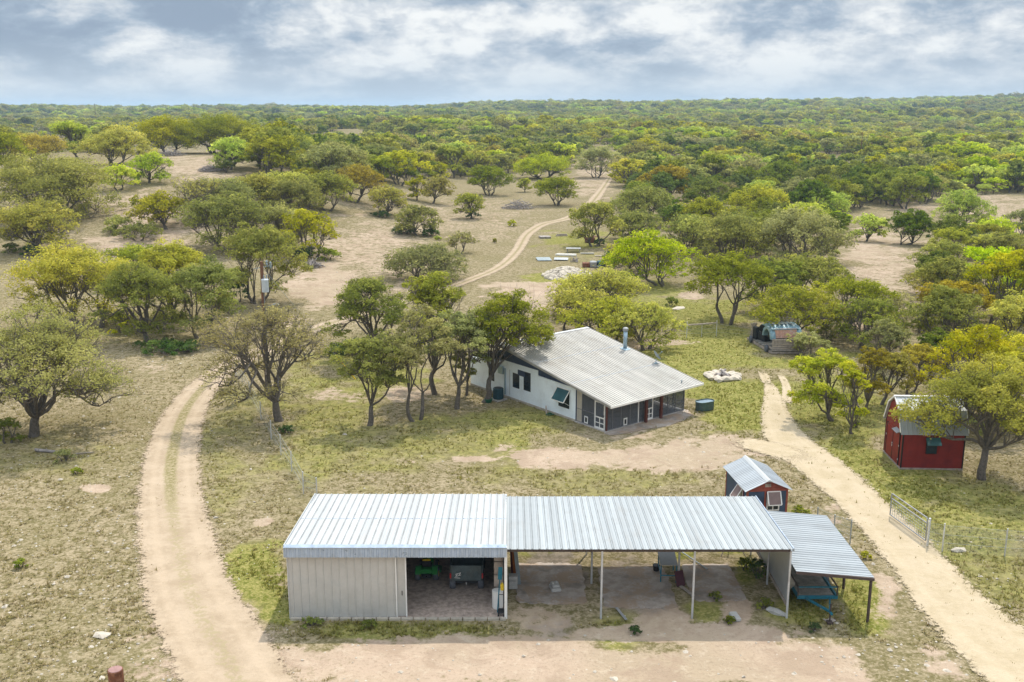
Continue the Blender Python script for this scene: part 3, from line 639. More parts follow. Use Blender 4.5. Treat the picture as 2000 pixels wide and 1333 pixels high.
# ------------------------------------------------------------------ things in and under the sheds
def mower():
    t = thing('lawn_tractor', 'small green riding mower with yellow seat parked inside the shed', 'lawn mower', (-3.88, 42.35, .03))
    o = lambda mb, n, m, **k: mb.build(n, M[m], t, **k)
    for s in (-1, 1):
        wl = o(MB().wheel((s*.42, -.40, .30), .30, .24), 'wheel', 'rubber'); o(MB().tube((s*.42-.125, -.40, .30), (s*.42+.125, -.40, .30), .13, n=12), 'rim', 'yellow').parent = wl
        wl = o(MB().wheel((s*.36, .85, .19), .19, .16), 'wheel', 'rubber'); o(MB().tube((s*.36-.085, .85, .19), (s*.36+.085, .85, .19), .085, n=12), 'rim', 'yellow').parent = wl
    mb = MB(); n = 8
    for s in (-1, 1):
        pts = [(-.65+.6*i/n, .40+.24*math.sin(math.pi*i/n)) for i in range(n+1)]
        mb.prism([(a-.06, z+.04) for a, z in pts]+[(a-.06, z) for a, z in reversed(pts)], min(s*.24, s*.5), max(s*.24, s*.5), 'x')
    mb.bbox(-.25, .25, -.62, .1, .36, .60, .04); mb.bbox(-.30, .30, -.66, -.60, .44, .54, .03)
    o(mb, 'body', 'tractor_green')
    o(MB().bbox(-.24, .24, .15, 1.05, .36, .78, .07), 'hood', 'tractor_green')
    o(MB().bbox(-.22, .22, -.46, -.05, .64, .73, .04).bbox(-.20, .20, -.50, -.43, .70, .96, .03), 'seat', 'black_plastic'); o(MB().bbox(-.20, .20, -.515, -.44, .965, 1.05, .03), 'seat_edge', 'yellow')
    mb = MB(); mb.tube((0, .18, .7), (0, .08, .98), .025)
    for i in range(14):
        a, b = i/14*6.283, (i+1)/14*6.283
        mb.tube((math.cos(a)*.17, .07+math.sin(a)*.16, .98+math.sin(a)*.05), (math.cos(b)*.17, .07+math.sin(b)*.16, .98+math.sin(b)*.05), .016, n=6)
    o(mb, 'steering_wheel', 'black_plastic')
    o(MB().bbox(-.55, .62, .05, .62, .10, .26, .05), 'mower_deck', 'tractor_green')
    o(MB().bbox(-.20, .20, -.70, -.62, .20, .40, .02).tube((0, -.66, .3), (0, -.78, .3), .03), 'hitch', 'black_plastic')
mower()
def utv():
    t = thing('utility_vehicle', 'dark four-wheel utility buggy parked tail-out in the shed doorway', 'utility vehicle', (-2.02, 42.0, .03))
    o = lambda mb, n, m, **k: mb.build(n, M[m], t, **k)
    for s in (-1, 1):
        for y in (-.85, 1.15):
            wl = o(MB().wheel((s*.63, y, .33), .33, .27), 'wheel', 'rubber'); o(MB().tube((s*.63-.14, y, .33), (s*.63+.14, y, .33), .17, n=12), 'rim', 'black_plastic').parent = wl
    o(MB().bbox(-.5, .5, -1.15, 1.5, .36, .52, .03).tube((-.6, -.85, .33), (.6, -.85, .33), .04).tube((-.45, -.85, .38), (0, -1.0, .44), .03).tube((.45, -.85, .38), (0, -1.0, .44), .03), 'chassis', 'black_plastic')
    mb = MB(); mb.box(-.74, .74, -1.2, .05, .60, .66); mb.bbox(-.74, -.68, -1.18, .05, .66, 1.26, .015); mb.bbox(.68, .74, -1.18, .05, .66, 1.26, .015); mb.box(-.68, .68, .0, .05, .66, 1.26)
    mb.hexa([(-.62, -.9, .5), (.62, -.9, .5), (.62, -.2, .5), (-.62, -.2, .5), (-.74, -1.15, .6), (.74, -1.15, .6), (.74, .05, .6), (-.74, .05, .6)])
    o(mb, 'cargo_bed', 'utv_dark')
    tg = o(MB().bbox(-.67, .67, -1.25, -1.20, .54, 1.28, .02).bbox(-.5, .5, -1.262, -1.25, .66, 1.16, .004), 'tailgate', 'utv_dark')
    mk = MB()
    for x in (-.46, -.33):      # slanted white marking: two strokes each and an underline
        z = .74 if x < -.4 else .78
        mk.bar((x-.03, -1.268, z+.12), (x+.08, -1.268, z+.16), .008, .025); mk.bar((x+.08, -1.268, z+.16), (x-.02, -1.268, z+.02), .008, .025); mk.bar((x-.03, -1.268, z+.02), (x+.09, -1.268, z+.05), .008, .025)
    mk.bar((-.53, -1.268, .70), (-.28, -1.268, .68), .008, .022); o(mk, 'marking', 'white_paint').parent = tg
    for s in (-1, 1): o(MB().bbox(s*.71-.035, s*.71+.035, -1.27, -1.2, .66, .90, .012), 'tail_light', 'tail_red')
    mb = MB()
    for s in (-1, 1): mb.path([(s*.66, .05, .6), (s*.66, .08, 1.80), (s*.62, 1.05, 1.80), (s*.66, 1.55, 1.0)], .028)
    mb.tube((-.66, .08, 1.8), (.66, .08, 1.8), .028); mb.tube((-.62, 1.05, 1.8), (.62, 1.05, 1.8), .028); mb.tube((-.66, .06, 1.25), (.66, .06, 1.25), .02)
    o(mb, 'roll_cage', 'black_plastic')
    o(MB().bbox(-.68, .68, .0, 1.12, 1.82, 1.87, .02), 'roof', 'utv_dark'); o(MB().box(-.63, .63, .08, .10, 1.05, 1.76), 'rear_panel', 'utv_dark')
    o(MB().bbox(-.6, .6, .2, .65, .55, .82, .05).bbox(-.6, .6, .14, .26, .8, 1.25, .05), 'seat', 'black_plastic')
    o(MB().hexa([(-.68, 1.05, .5), (.68, 1.05, .5), (.6, 1.75, .5), (-.6, 1.75, .5), (-.66, 1.1, 1.05), (.66, 1.1, 1.05), (.5, 1.7, .82), (-.5, 1.7, .82)]), 'hood', 'utv_dark')
    o(MB().tube((0, -1.2, .42), (0, -1.36, .44), .022).lathe((0, -1.37, .46), [(.0, 0), (.035, .01), (.035, .06), (0, .07)], 10), 'tow_ball', 'steel_post')
utv()
def simple(name, label, cat, mb, mat, loc=(0, 0, 0), rz=0, group=None, smooth=False):
    o = mb.build(name, M[mat], None, smooth); o.location = loc; o.rotation_euler = (0, 0, rz); return tag(o, label, cat, group)
# tools along the inside of the shed's right wall
simple('gas_can', 'red fuel can among the tools at the shed doorway', 'fuel can', MB().bbox(-.13, .13, -.2, .2, 0, .42, .04).tube((0, .08, .42), (0, .2, .55), .025), 'red_paint', (-.62, 40.9, .75))
simple('tool_shelf', 'narrow wooden shelf against the inner right wall of the shed', 'shelf', MB().box(-.2, .2, -1.6, 1.6, .70, .74).box(-.2, .2, -1.6, 1.6, 1.3, 1.34).box(-.2, .2, -1.6, 1.6, 1.9, 1.94).box(-.2, .2, -1.6, -1.55, 0, 2.1).box(-.2, .2, 1.55, 1.6, 0, 2.1).box(-.2, .2, 0, .05, 0, 2.1), 'weathered', (-.58, 41.4, .03))
simple('paint_bucket', 'white bucket on the top shelf inside the shed', 'bucket', MB().lathe((0, 0, 0), [(.10, 0), (.13, .28), (.135, .30), (.12, .30)], 14), 'white_paint', (-.60, 40.6, 1.97))
simple('storage_box', 'brown carton on the middle shelf inside the shed', 'box', MB().bbox(-.15, .15, -.25, .25, 0, .3, .01), 'orange_wood', (-.58, 41.9, 1.37))
simple('storage_tub', 'white plastic tub low on the shelf inside the shed', 'tub', MB().bbox(-.15, .15, -.22, .22, 0, .26, .03), 'white_paint', (-.58, 42.3, .77))
simple('drum', 'white drum standing just inside the shed doorway', 'drum', MB().lathe((0, 0, 0), [(.22, 0), (.24, .05), (.24, .4), (.25, .42), (.24, .44), (.24, .8), (.2, .82)], 18), 'white_paint', (-.62, 39.35, .03))
simple('long_tool', 'tall teal long-handled tool leaning at the shed doorway', 'tool', MB().bar((0, 0, 0), (.1, .15, 1.5), .05, .04).bar((.1, .15, 1.45), (.13, .2, 2.0), .18, .03), 'teal_paint', (-.62, 38.9, .03))
simple('yellow_jug', 'yellow jug hanging beside the white post of the shed', 'jug', MB().bbox(-.07, .07, -.1, .1, 0, .28, .03).tube((0, 0, .28), (0, 0, .34), .03), 'yellow', (-.42, 38.75, 1.15))
simple('trolley', 'small dark wheeled trolley at the foot of the shed post', 'trolley', MB().bbox(-.14, .14, -.2, .2, .14, .2, .02).wheel((-.12, -.15, .09), .09, .05).wheel((.12, -.15, .09), .09, .05).wheel((-.12, .15, .09), .09, .05).wheel((.12, .15, .09), .09, .05).path([(-.1, .2, .2), (-.1, .24, .8), (.1, .24, .8), (.1, .2, .2)], .015), 'black_plastic', (-.46, 38.72, .03))
simple('ladder', 'aluminium ladder leaning on the back wall inside the shed', 'ladder', (lambda mb: [mb.bar((s*.2, 0, 0), (s*.2, .45, 2.5), .04, .06) for s in (-1, 1)] and [mb.tube((-.2, .45*k/9, 2.5*k/9), (.2, .45*k/9, 2.5*k/9), .015) for k in range(1, 9)] and mb)(MB()), 'steel_post', (-.95, 44.25, .03))
# boards leaning on the outside of the shed
for k, (x, y, m_, lb) in enumerate(((-.05, 41.9, 'maroon', 'dark red board leaning on the shed side, left of the orange one'), (.08, 41.7, 'orange_wood', 'orange stained board leaning on the outside of the shed'), (.22, 41.5, 'grey_sheet', 'blue-grey plank leaning outermost on the shed side'))):
    simple('board', lb, 'board', MB().bar((0, 0, 0), (-.12-.06*k, .05, 2.75-.15*k), .17, .04, up=(0, 1, 0)), m_, (x+.1, y, .02), 0, 'boards leaning on the shed')
simple('block_stack', 'short stack of pale grey blocks by the shed side under the carport', 'blocks', MB().bbox(-.2, .2, -.2, .2, 0, .2, .02).bbox(-.19, .2, -.2, .19, .205, .4, .02).bbox(-.2, .2, -.18, .2, .405, .6, .02).box(-.15, -.02, -.21, .21, .08, .12), 'grey_stone', (.05, 41.25, .0))
# metal-topped work table with teal legs
t = thing('work_table', 'metal-topped table with teal legs under the carport', 'table', (7.14, 42.35, 0), R_(-3))
MB().bbox(-.40, .40, -.70, .70, .86, .90, .01).build('tabletop', M['pale_sheet'], t)
for x, y in ((-.35, -.63), (.35, -.63), (-.35, .63), (.35, .63)): MB().bar((x, y, 0), (x, y, .86), .05, .05).build('leg', M['teal_paint'], t)
MB().bar((-.35, -.63, .35), (.35, -.63, .35), .04, .04).bar((-.35, .63, .35), (.35, .63, .35), .04, .04).bar((-.35, -.63, .35), (-.35, .63, .35), .04, .04).build('stretcher', M['teal_paint'], t)
simple('leaning_panel', 'dark maroon panel propped on the carport post beside the table', 'panel', MB().bar((0, 0, 0), (-.10, .28, .62), .42, .03), 'maroon', (7.62, 41.3, .03))
simple('wood_scrap', 'short weathered plank lying beside the maroon panel', 'plank', MB().bbox(-.5, .5, -.08, .08, 0, .05, .01), 'weathered', (7.8, 40.8, .04), 2.0)
simple('dark_pail', 'small dark pail behind the work table', 'pail', MB().lathe((0, 0, 0), [(.13, 0), (.17, .28), (.175, .3), (.15, .3)], 14), 'black_plastic', (6.72, 42.9, 0))
simple('engine_block', 'rusty brown metal block on the left concrete pad', 'metal block', MB().bbox(-.22, .22, -.3, .3, 0, .16, .03).bbox(-.16, .18, -.2, .26, .16, .28, .03).tube((-.1, .0, .28), (-.1, 0, .34), .05).tube((.08, .1, .28), (.08, .1, .33), .05), 'grey_stone', (1.93, 41.0, .035), .2)
simple('stone_slab', 'pale rounded stone slab in grass by the carport end post', 'stone', (lambda mb: rock(mb, (0, 0, .03), .22, .50, .16) or mb)(MB()), 'grey_stone', (11.3, 38.95, .0), .1)
simple('concrete_block', 'pale grey oblong block on the soil before the carport', 'block', MB().bbox(-.17, .17, -.32, .32, 0, .16, .03), 'grey_stone', (9.42, 38.45, 0), .12)
simple('metal_strip', 'pale bent metal strip on the ground by the carport post', 'strip', MB().bar((0, 0, .02), (.3, -1.1, .05), .12, .015), 'pale_sheet', (4.5, 39.3, .03))
simple('long_pipe', 'thin grey pipe lying across the back of the carport', 'pipe', MB().tube((-.55, 1.0, .06), (.5, -1.2, .06), .03), 'grey_sheet', (8.6, 44.1, .03))
t = thing('pipe_tripod', 'thin pale tripod frame standing behind the carport', 'frame', (10.6, 44.9, 0))
for a in ((-.55, -.5), (.65, -.7), (.1, .6)): MB().tube((a[0], a[1], 0), (0, 0, 1.05), .022).build('leg', M['weathered'], t)
simple('cinder_heap', 'small heap of pale rocks behind the pipe frame', 'rocks', (lambda mb: [rock(mb, (random.uniform(-.4, .4), random.uniform(-.3, .3), .1), .4, .35, .3) for k in range(7)] and mb)(MB()), 'limestone', (10.7, 45.6, 0))
def trailer():
    t = thing('utility_trailer', 'teal flatbed trailer with weathered plank deck under the lean-to', 'trailer', (13.15, 41.3, 0), R_(0))
    o = lambda mb, n, m: mb.build(n, M[m], t)
    X0, X1, Y0, Y1 = -.90, .84, -2.05, 1.75
    o(MB().box(X0, X1, Y0, Y0+.07, .47, .62).box(X0, X1, Y1-.07, Y1, .47, .62).box(X0, X0+.07, Y0+.07, Y1-.07, .47, .62).box(X1-.07, X1, Y0+.07, Y1-.07, .47, .62), 'frame', 'teal_paint')
    mb = MB(); x = X0+.08
    while x < X1-.2: mb.bbox(x, x+.145, Y0+.075, Y1-.075, .58, .625+random.uniform(0, .006), .006); x += .15
    o(mb, 'deck', 'deck_wood')
    for x in (X0+.03, X1-.03):
        for y in (Y0+.03, Y1-.03): o(MB().bar((x, y, .62), (x, y, 1.0), .05, .05), 'stake', 'brown_steel')
    o(MB().bar((X0, Y0+.03, 1.02), (X1, Y0+.03, 1.02), .05, .05), 'front_rail', 'teal_paint')
    for x in (X0+.03, X1-.03): o(MB().bar((x, Y0, 1.02), (x, Y1, 1.02), .05, .05), 'side_rail', 'brown_steel')
    o(MB().bar((-.55, Y0+.02, .52), (.15, Y0-1.15, .50), .07, .09).bar((.5, Y0+.02, .52), (.15, Y0-1.15, .50), .07, .09).bar((.15, Y0-1.0, .5), (.15, Y0-1.4, .5), .08, .08), 'tongue', 'teal_paint')
    o(MB().tube((.15, Y0-1.2, .1), (.15, Y0-1.2, .85), .035).bar((.08, Y0-1.2, .85), (.24, Y0-1.2, .88), .02, .02).bbox(.03, .27, Y0-1.32, Y0-1.08, 0, .08, .01), 'jack', 'brown_steel')
    for s in (X0-.12, X1+.12):
        o(MB().wheel((s, .1, .34), .34, .2), 'wheel', 'rubber')
trailer()
simple('wood_block', 'block of wood under the trailer tongue', 'block', MB().bbox(-.2, .2, -.13, .13, 0, .07, .015), 'weathered', (13.38, 38.2, 0), .5)
simple('rock', 'pale rock lodged high between lean-to beam and carport wall', 'rock', (lambda mb: rock(mb, (0, 0, .1), .5, .4, .4) or mb)(MB()), 'limestone', (12.1, 40.4, .64))
# ------------------------------------------------------------------ house
def house():
    t = thing('ranch_house', 'white stucco house with long pale metal roof and screened porch', 'house', (HC.x, HC.y, 0), HA)
    o = lambda mb, n, m, par=t, **k: mb.build(n, M[m], par, **k)
    zr = lambda v: 2.10+.168*(v+1.03)
    W, D = 7.72, 15.1
    # front roof slope with cut back left corner
    V0, V1, U0, U1 = -1.03, 10.9, -.62, 8.42
    mb = ribbed((U0, V0, zr(V0)), (1, 0, 0), (0, V1-V0, zr(V1)-zr(V0)), U1-U0, math.hypot(V1-V0, zr(V1)-zr(V0)), pitch=.235, h=.05, wd=.09, minor=False)
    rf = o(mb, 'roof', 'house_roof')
    for v in (3.0, 6.9):
        m2 = MB(); m2.hexa([(U0+.02, v, zr(v)+.002), (U1-.02, v, zr(v)+.002), (U1-.02, v+.035, zr(v+.035)+.002), (U0+.02, v+.035, zr(v+.035)+.002), (U0+.02, v, zr(v)+.02), (U1-.02, v, zr(v)+.02), (U1-.02, v+.035, zr(v+.035)+.02), (U0+.02, v+.035, zr(v+.035)+.02)])
        o(m2, 'seam', 'galv_trim', rf)
    def slope_bar(u0, u1, va, vb, lo, hi):
        return MB().hexa([(u0, va, zr(va)+lo), (u1, va, zr(va)+lo), (u1, vb, zr(vb)+lo), (u0, vb, zr(vb)+lo), (u0, va, zr(va)+hi), (u1, va, zr(va)+hi), (u1, vb, zr(vb)+hi), (u0, vb, zr(vb)+hi)])
    o(slope_bar(U0-.05, U0-.004, V0, V1, -.13, .045), 'rake_trim', 'house_roof', rf); o(slope_bar(U1+.004, U1+.05, V0, V1, -.13, .045), 'rake_trim', 'house_roof', rf)
    o(MB().box(U0-.05, U1+.05, V0-.05, V0-.004, zr(V0)-.12, zr(V0)+.03), 'eave_trim', 'white_paint', rf)
    o(MB().hexa([(U0-.05, V1-.2, zr(V1-.2)+.032), (U1+.05, V1-.2, zr(V1-.2)+.032), (U1+.05, V1+.2, zr(V1)-.05), (U0-.05, V1+.2, zr(V1)-.05), (U0-.05, V1-.18, zr(V1)+.03), (U1+.05, V1-.18, zr(V1)+.03), (U1+.05, V1+.05, zr(V1)+.05), (U0-.05, V1+.05, zr(V1)+.05)]), 'ridge_cap', 'plain_roof', rf)
    # back slope
    L = math.hypot(4.7, 1.55)
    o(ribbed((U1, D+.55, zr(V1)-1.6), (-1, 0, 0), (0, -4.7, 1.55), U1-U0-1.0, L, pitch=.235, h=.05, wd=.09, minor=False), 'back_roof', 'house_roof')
    # walls: left wall (faces -u) as stepped parapet, behind it the dark gable siding
    mb = MB(); poly = [(3.02, 0.02), (D, 0.02), (D, 2.25), (11.2, 2.62), (11.2, 2.78), (7.03, 2.78), (7.03, 2.40), (3.02, 2.33)]
    mb.prism([(a, z) for a, z in poly], 0.0, .2, 'x'); lw = o(mb, 'side_wall', 'stucco')
    mb = MB(); mb.prism([(3.02, 2.0), (10.9, 2.0), (10.9, zr(10.9)-.1), (3.02, zr(3.02)-.1)], .09, .19, 'x'); 
    mb.v = [(a+.0, b, c) for a, b, c in mb.v]; o(mb, 'gable_siding', 'navy_siding')
    lw2 = MB(); lw2.prism([(3.02, 2.30), (10.9, 2.6), (10.9, zr(10.9)-.12), (3.02, zr(3.02)-.12)], .03, .085, 'x'); o(lw2, 'gable_board', 'navy_siding')
    mb = MB(); mb.prism([(3.0, .02), (D, .02), (D, 2.3), (10.9, zr(10.9)-.12), (3.0, zr(3.0)-.12)], W-.2, W, 'x'); o(mb, 'side_wall', 'stucco')
    o(MB().box(.2, W-.2, D-.2, D, .02, 2.35), 'back_wall', 'stucco')
    o(MB().box(.2, W-.2, 3.02, 3.2, .02, 2.62), 'porch_back_wall', 'porch_wall')
    o(MB().box(.02, W-.02, 3.0, D-.02, -.08, .018), 'foundation', 'concrete')
    o(MB().box(-.05, .02, 3.0, D, -.05, .12), 'plinth', 'limestone')
    o(MB().box(-.02, .10, 2.93, 3.02, .02, 2.5), 'corner_trim', 'navy_siding')
    # windows on the left wall
    def win(v0, v1, z0, z1, u=-.012):
        f = o(MB().box(u, .03, v0, v1, z0, z0+.05).box(u, .03, v0, v1, z1-.05, z1).box(u, .03, v0, v0+.05, z0+.05, z1-.05).box(u, .03, v1-.05, v1, z0+.05, z1-.05).box(u, .03, v0+.05, v1-.05, (z0+z1)/2-.02, (z0+z1)/2+.02), 'window', 'black_trim')
        o(MB().box(-.004, .028, v0+.05, v1-.05, z0+.05, z1-.05), 'pane', 'dark_glass', f); return f
    win(9.12, 9.88, .95, 2.05); win(7.84, 8.62, 1.0, 2.40); win(12.1, 12.8, .9, 1.75)
    o(MB().box(-.015, .0, 8.5, 9.3, 1.98, 2.4), 'window_panel', 'navy_siding')
    f = win(3.68, 4.80, .70, 2.02)
    # propped awning shutter
    aw = o(MB().bar((-.03, 3.62, 2.05), (-.62, 3.62, 1.28), .05, .05).bar((-.03, 4.92, 2.05), (-.62, 4.92, 1.28), .05, .05).bar((-.62, 3.62, 1.28), (-.62, 4.92, 1.28), .05, .05).bar((-.03, 3.55, 2.06), (-.03, 5.0, 2.06), .06, .05), 'awning_shutter', 'white_paint')
    o(MB().hexa([(-.06, 3.66, 2.0), (-.06, 4.88, 2.0), (-.6, 4.88, 1.30), (-.6, 3.66, 1.30), (-.045, 3.66, 2.03), (-.045, 4.88, 2.03), (-.585, 4.88, 1.33), (-.585, 3.66, 1.33)]), 'shutter_panel', 'teal_shutter', aw)
    for v in (3.64, 4.9): o(MB().tube((-.58, v, 1.3), (-.02, v, .95), .012), 'stay', 'white_paint', aw)
    # downpipe and conduit by the cooling unit
    o(MB().bar((-.06, 10.75, .2), (-.06, 10.75, 2.2), .09, .09).bbox(-.16, -.02, 10.9, 11.5, 1.7, 2.3, .03), 'duct', 'flue'); o(MB().tube((-.04, 10.2, .3), (-.04, 10.2, 2.2), .025), 'conduit', 'steel_post')
    # screened porch
    o(MB().bbox(-.12, W+.12, -.10, 3.0, -.08, .05, .02), 'porch_floor', 'concrete')
    o(MB().add([(-.3, -.1, .03), (-.25, -.7, .02), (.8, -1.0, .02), (2.6, -1.25, .02), (4.2, -1.7, .02), (5.9, -1.55, .02), (7.4, -1.1, .02), (8.0, -.1, .03), (-.3, -.1, -.1), (-.25, -.7, -.1), (.8, -1.0, -.1), (2.6, -1.25, -.1), (4.2, -1.7, -.1), (5.9, -1.55, -.1), (7.4, -1.1, -.1), (8.0, -.1, -.1)], [tuple(range(8)), tuple(range(15, 7, -1))]+[(i, 8+i, 8+(i+1) % 8, (i+1) % 8) for i in range(8)]), 'porch_apron', 'pad')
    top = lambda v: zr(v)-.16
    fr = MB()
    for v in (.03, 1.16, 2.36): fr.box(0, .07, v, v+.06, .05, top(v))
    fr.box(0, .07, 1.22, 2.97, .95, 1.0); fr.box(0, .07, .05, 2.97, .05, .09)
    for u in (.55, 1.35, 2.2, 5.98, 6.74): fr.box(u, u+.05, .0, .06, .05, top(0))
    for u in (0, W-.08): fr.box(u, u+.08, -.005, .08, .05, top(0)+.02)
    fr.box(.08, 3.6, .0, .06, .05, .10); fr.box(4.45, W-.08, .0, .06, .05, .10); fr.box(5.1, W-.08, .005, .055, .62, .66)
    fr.box(.05, W-.05, -.01, .07, top(0)-.02, top(0)+.1)
    for v in (1.0, 2.0, 2.9): fr.box(W-.07, W, v, v+.06, .05, top(v))
    fr.box(W-.07, W, .08, 2.97, .62, .66); fr.box(W-.07, W, .08, 2.97, 1.25, 1.29)
    o(fr, 'porch_frame', 'porch_frame')
    o(MB().hexa([(.03, .09, .09), (.04, .09, .09), (.04, 2.95, .09), (.03, 2.95, .09), (.03, .09, top(.09)), (.04, .09, top(.09)), (.04, 2.95, top(2.95)), (.03, 2.95, top(2.95))]), 'porch_screen', 'screen')
    o(MB().box(.08, 3.6, .025, .035, .1, top(0)), 'porch_screen', 'screen'); o(MB().box(4.45, W-.08, .025, .035, .1, top(0)), 'porch_screen', 'screen')
    o(MB().hexa([(W-.04, .09, .09), (W-.03, .09, .09), (W-.03, 2.95, .09), (W-.04, 2.95, .09), (W-.04, .09, top(.09)), (W-.03, .09, top(.09)), (W-.03, 2.95, top(2.95)), (W-.04, 2.95, top(2.95))]), 'porch_screen', 'screen')
    o(MB().box(.01, .05, 2.42, 2.96, .06, 2.3), 'porch_panel', 'porch_wall')
    for u in (3.52, 5.02): o(MB().bbox(u-.09, u+.09, -.35, -.17, .0, zr(-.26)-.03, .015), 'porch_post', 'porch_wood')
    o(MB().box(3.0, 3.07, -.02, .07, .05, top(0)), 'porch_post', 'white_paint'); o(MB().box(-.02, .07, -.03, .05, .05, top(0)), 'porch_post', 'porch_wood')
    def sdoor(face, a0, a1, z1):
        mb = MB(); h0 = .06; wd = .085
        def q(x0, x1, z0, z1_):
            return mb.box(-.055, -.012, x0, x1, z0, z1_) if face == 'l' else mb.box(x0, x1, -.06, -.014, z0, z1_)
        q(a0, a0+wd, h0, z1); q(a1-wd, a1, h0, z1); q(a0+wd, a1-wd, z1-wd, z1); q(a0+wd, a1-wd, h0, h0+.12); q(a0+wd, a1-wd, .82, .90); q(a0+wd, a1-wd, .45, .50)
        q((a0+a1)/2-.03, (a0+a1)/2+.03, h0+.12, .45); q((a0+a1)/2-.03, (a0+a1)/2+.03, .50, .82)
        d = o(mb, 'screen_door', 'white_paint')
        m2 = MB(); (m2.box(-.038, -.03, a0+.08, a1-.08, .15, z1-.08) if face == 'l' else m2.box(a0+.08, a1-.08, -.042, -.034, .15, z1-.08)); o(m2, 'door_screen', 'screen', d)
        h = MB(); (h.tube((-.07, a0+.05, 1.0), (-.07, a0+.05, 1.12), .014) if face == 'l' else h.tube((a0+.05, -.075, 1.0), (a0+.05, -.075, 1.12), .014)); o(h, 'door_handle', 'black_plastic', d)
    sdoor('l', .12, 1.10, 1.96); sdoor('f', 3.66, 4.42, 1.92)
    for face, a in (('l', 1.78), ('f', 1.6)):
        m2 = MB()
        def q(x0, x1, z0, z1_): return m2.box(-.03, .0, x0, x1, z0, z1_) if face == 'l' else m2.box(x0, x1, -.03, -.002, z0, z1_)
        q(a, a+.07, .12, .62); q(a+.27, a+.34, .12, .62); q(a+.07, a+.27, .12, .2); q(a+.07, a+.27, .54, .62)
        d = o(m2, 'pet_door', 'white_paint'); m3 = MB(); (m3.box(-.02, -.01, a+.07, a+.27, .2, .54) if face == 'l' else m3.box(a+.07, a+.27, -.02, -.01, .2, .54)); o(m3, 'flap', 'black_trim', d)
    # flue
    u, v = 7.92, 6.2; z = zr(v)
    fl = o(MB().lathe((u, v, z-.05), [(.15, 0), (.15, 1.45)], 16), 'flue_pipe', 'flue', smooth=True); 
    o(MB().lathe((u, v, z+1.4), [(.15, 0), (.20, .02), (.21, .2), (.14, .26), (.05, .28)], 16), 'flue_cap', 'pale_sheet', fl)
    o(MB().hexa([(u-.3, v-.32, zr(v-.32)+.033), (u+.3, v-.32, zr(v-.32)+.033), (u+.3, v+.32, zr(v+.32)+.033), (u-.3, v+.32, zr(v+.32)+.033), (u-.2, v-.2, zr(v)+.07), (u+.2, v-.2, zr(v)+.07), (u+.2, v+.2, zr(v)+.09), (u-.2, v+.2, zr(v)+.09)]), 'flashing', 'flue', fl)
    # satellite dish
    u, v = 8.0, 3.1; z = zr(v)
    d = o(MB().bbox(u-.12, u+.12, v-.12, v+.12, z+.0, z+.06, .01).tube((u, v, z), (u, v, z+.35), .03), 'satellite_dish', 'flue')
    nrm = Vector((.75, -.35, .55)).normalized(); a = nrm.orthogonal().normalized(); b = nrm.cross(a); c0 = Vector((u, v, z+.58)); m2 = MB(); vs = [c0]; k = 20
    for j in range(1, 5):
        for i in range(k):
            r = .40*j/4; vs.append(c0+a*(r*math.cos(i/k*6.283))+b*(r*math.sin(i/k*6.283)*.85)+nrm*(.10*(j/4)**2))
    nv = len(vs); vs += [p-nrm*.015 for p in vs]
    fs = [(0, 1+i, 1+(i+1) % k) for i in range(k)]+[(1+(j-1)*k+i, 1+j*k+i, 1+j*k+(i+1) % k, 1+(j-1)*k+(i+1) % k) for j in range(1, 4) for i in range(k)]
    fs += [tuple(nv+i for i in reversed(f)) for f in fs]; fs += [(1+3*k+i, 1+3*k+(i+1) % k, nv+1+3*k+(i+1) % k, nv+1+3*k+i) for i in range(k)]
    m2.add(vs, fs); m2.tube(c0-b*.3, c0+nrm*.5-b*.12, .015).bbox(*[q for ax in range(3) for q in ((c0+nrm*.52-b*.1)[ax]-.04, (c0+nrm*.52-b*.1)[ax]+.04)], .01)
    o(m2, 'reflector', 'grey_sheet', d)
    o(MB().tube((7.0, -.3, zr(-.3)), (7.0, -.3, zr(-.3)+.18), .04).lathe((7.0, -.3, zr(-.3)+.15), [(.06, 0), (.06, .05), (.02, .07)], 10), 'vent_pipe', 'grey_sheet')
    return t
house()
def loc_h(u, v): return Vector((HC.x+u*math.cos(HA)-v*math.sin(HA), HC.y+u*math.sin(HA)+v*math.cos(HA), 0))
p = loc_h(-.85, 10.55); t = thing('air_conditioner', 'dark blue-green cooling unit on a pad by the house wall', 'air conditioner', p, HA)
MB().bbox(-.5, .5, -.5, .5, -.05, .06, .02).build('pad', M['concrete'], t)
mb = MB(); mb.lathe((0, 0, .06), [(.36, 0), (.38, .02), (.38, .72), (.40, .74), (.40, .80), (.34, .82)], 8)
for k in range(24):
    a = k/24*6.283; mb.bar((.385*math.cos(a), .385*math.sin(a), .12), (.385*math.cos(a), .385*math.sin(a), .74), .02, .02)
b_ = mb.build('casing', M['ac_unit'], t); MB().lathe((0, 0, .88), [(.08, 0), (.31, .005), (.31, .02), (.06, .035)], 16).build('fan_guard', M['black_plastic'], b_)
simple('planter_pot', 'low green pot at the oak trunk beside the cooling unit', 'pot', MB().lathe((0, 0, 0), [(.22, 0), (.30, .22), (.31, .26), (.27, .26)], 16), 'green_plastic', P(954, 786), 0)
simple('hose_reel', 'dark coiled hose heap by the white house wall', 'hose', (lambda mb: [mb.tube((math.cos(a*.5)*(.3-.01*a), math.sin(a*.5)*(.3-.01*a), .05+.006*a), (math.cos(a*.5+.5)*(.3-.01*a), math.sin(a*.5+.5)*(.3-.01*a), .055+.006*a), .03) for a in range(30)] and mb)(MB()), 'green_plastic', loc_h(-.55, 5.1), 0)
simple('prop_board', 'short pale board leaning by the hose at the house wall', 'board', MB().bar((0, 0, .03), (.25, .35, .5), .1, .03), 'weathered', loc_h(-.5, 5.5), HA)
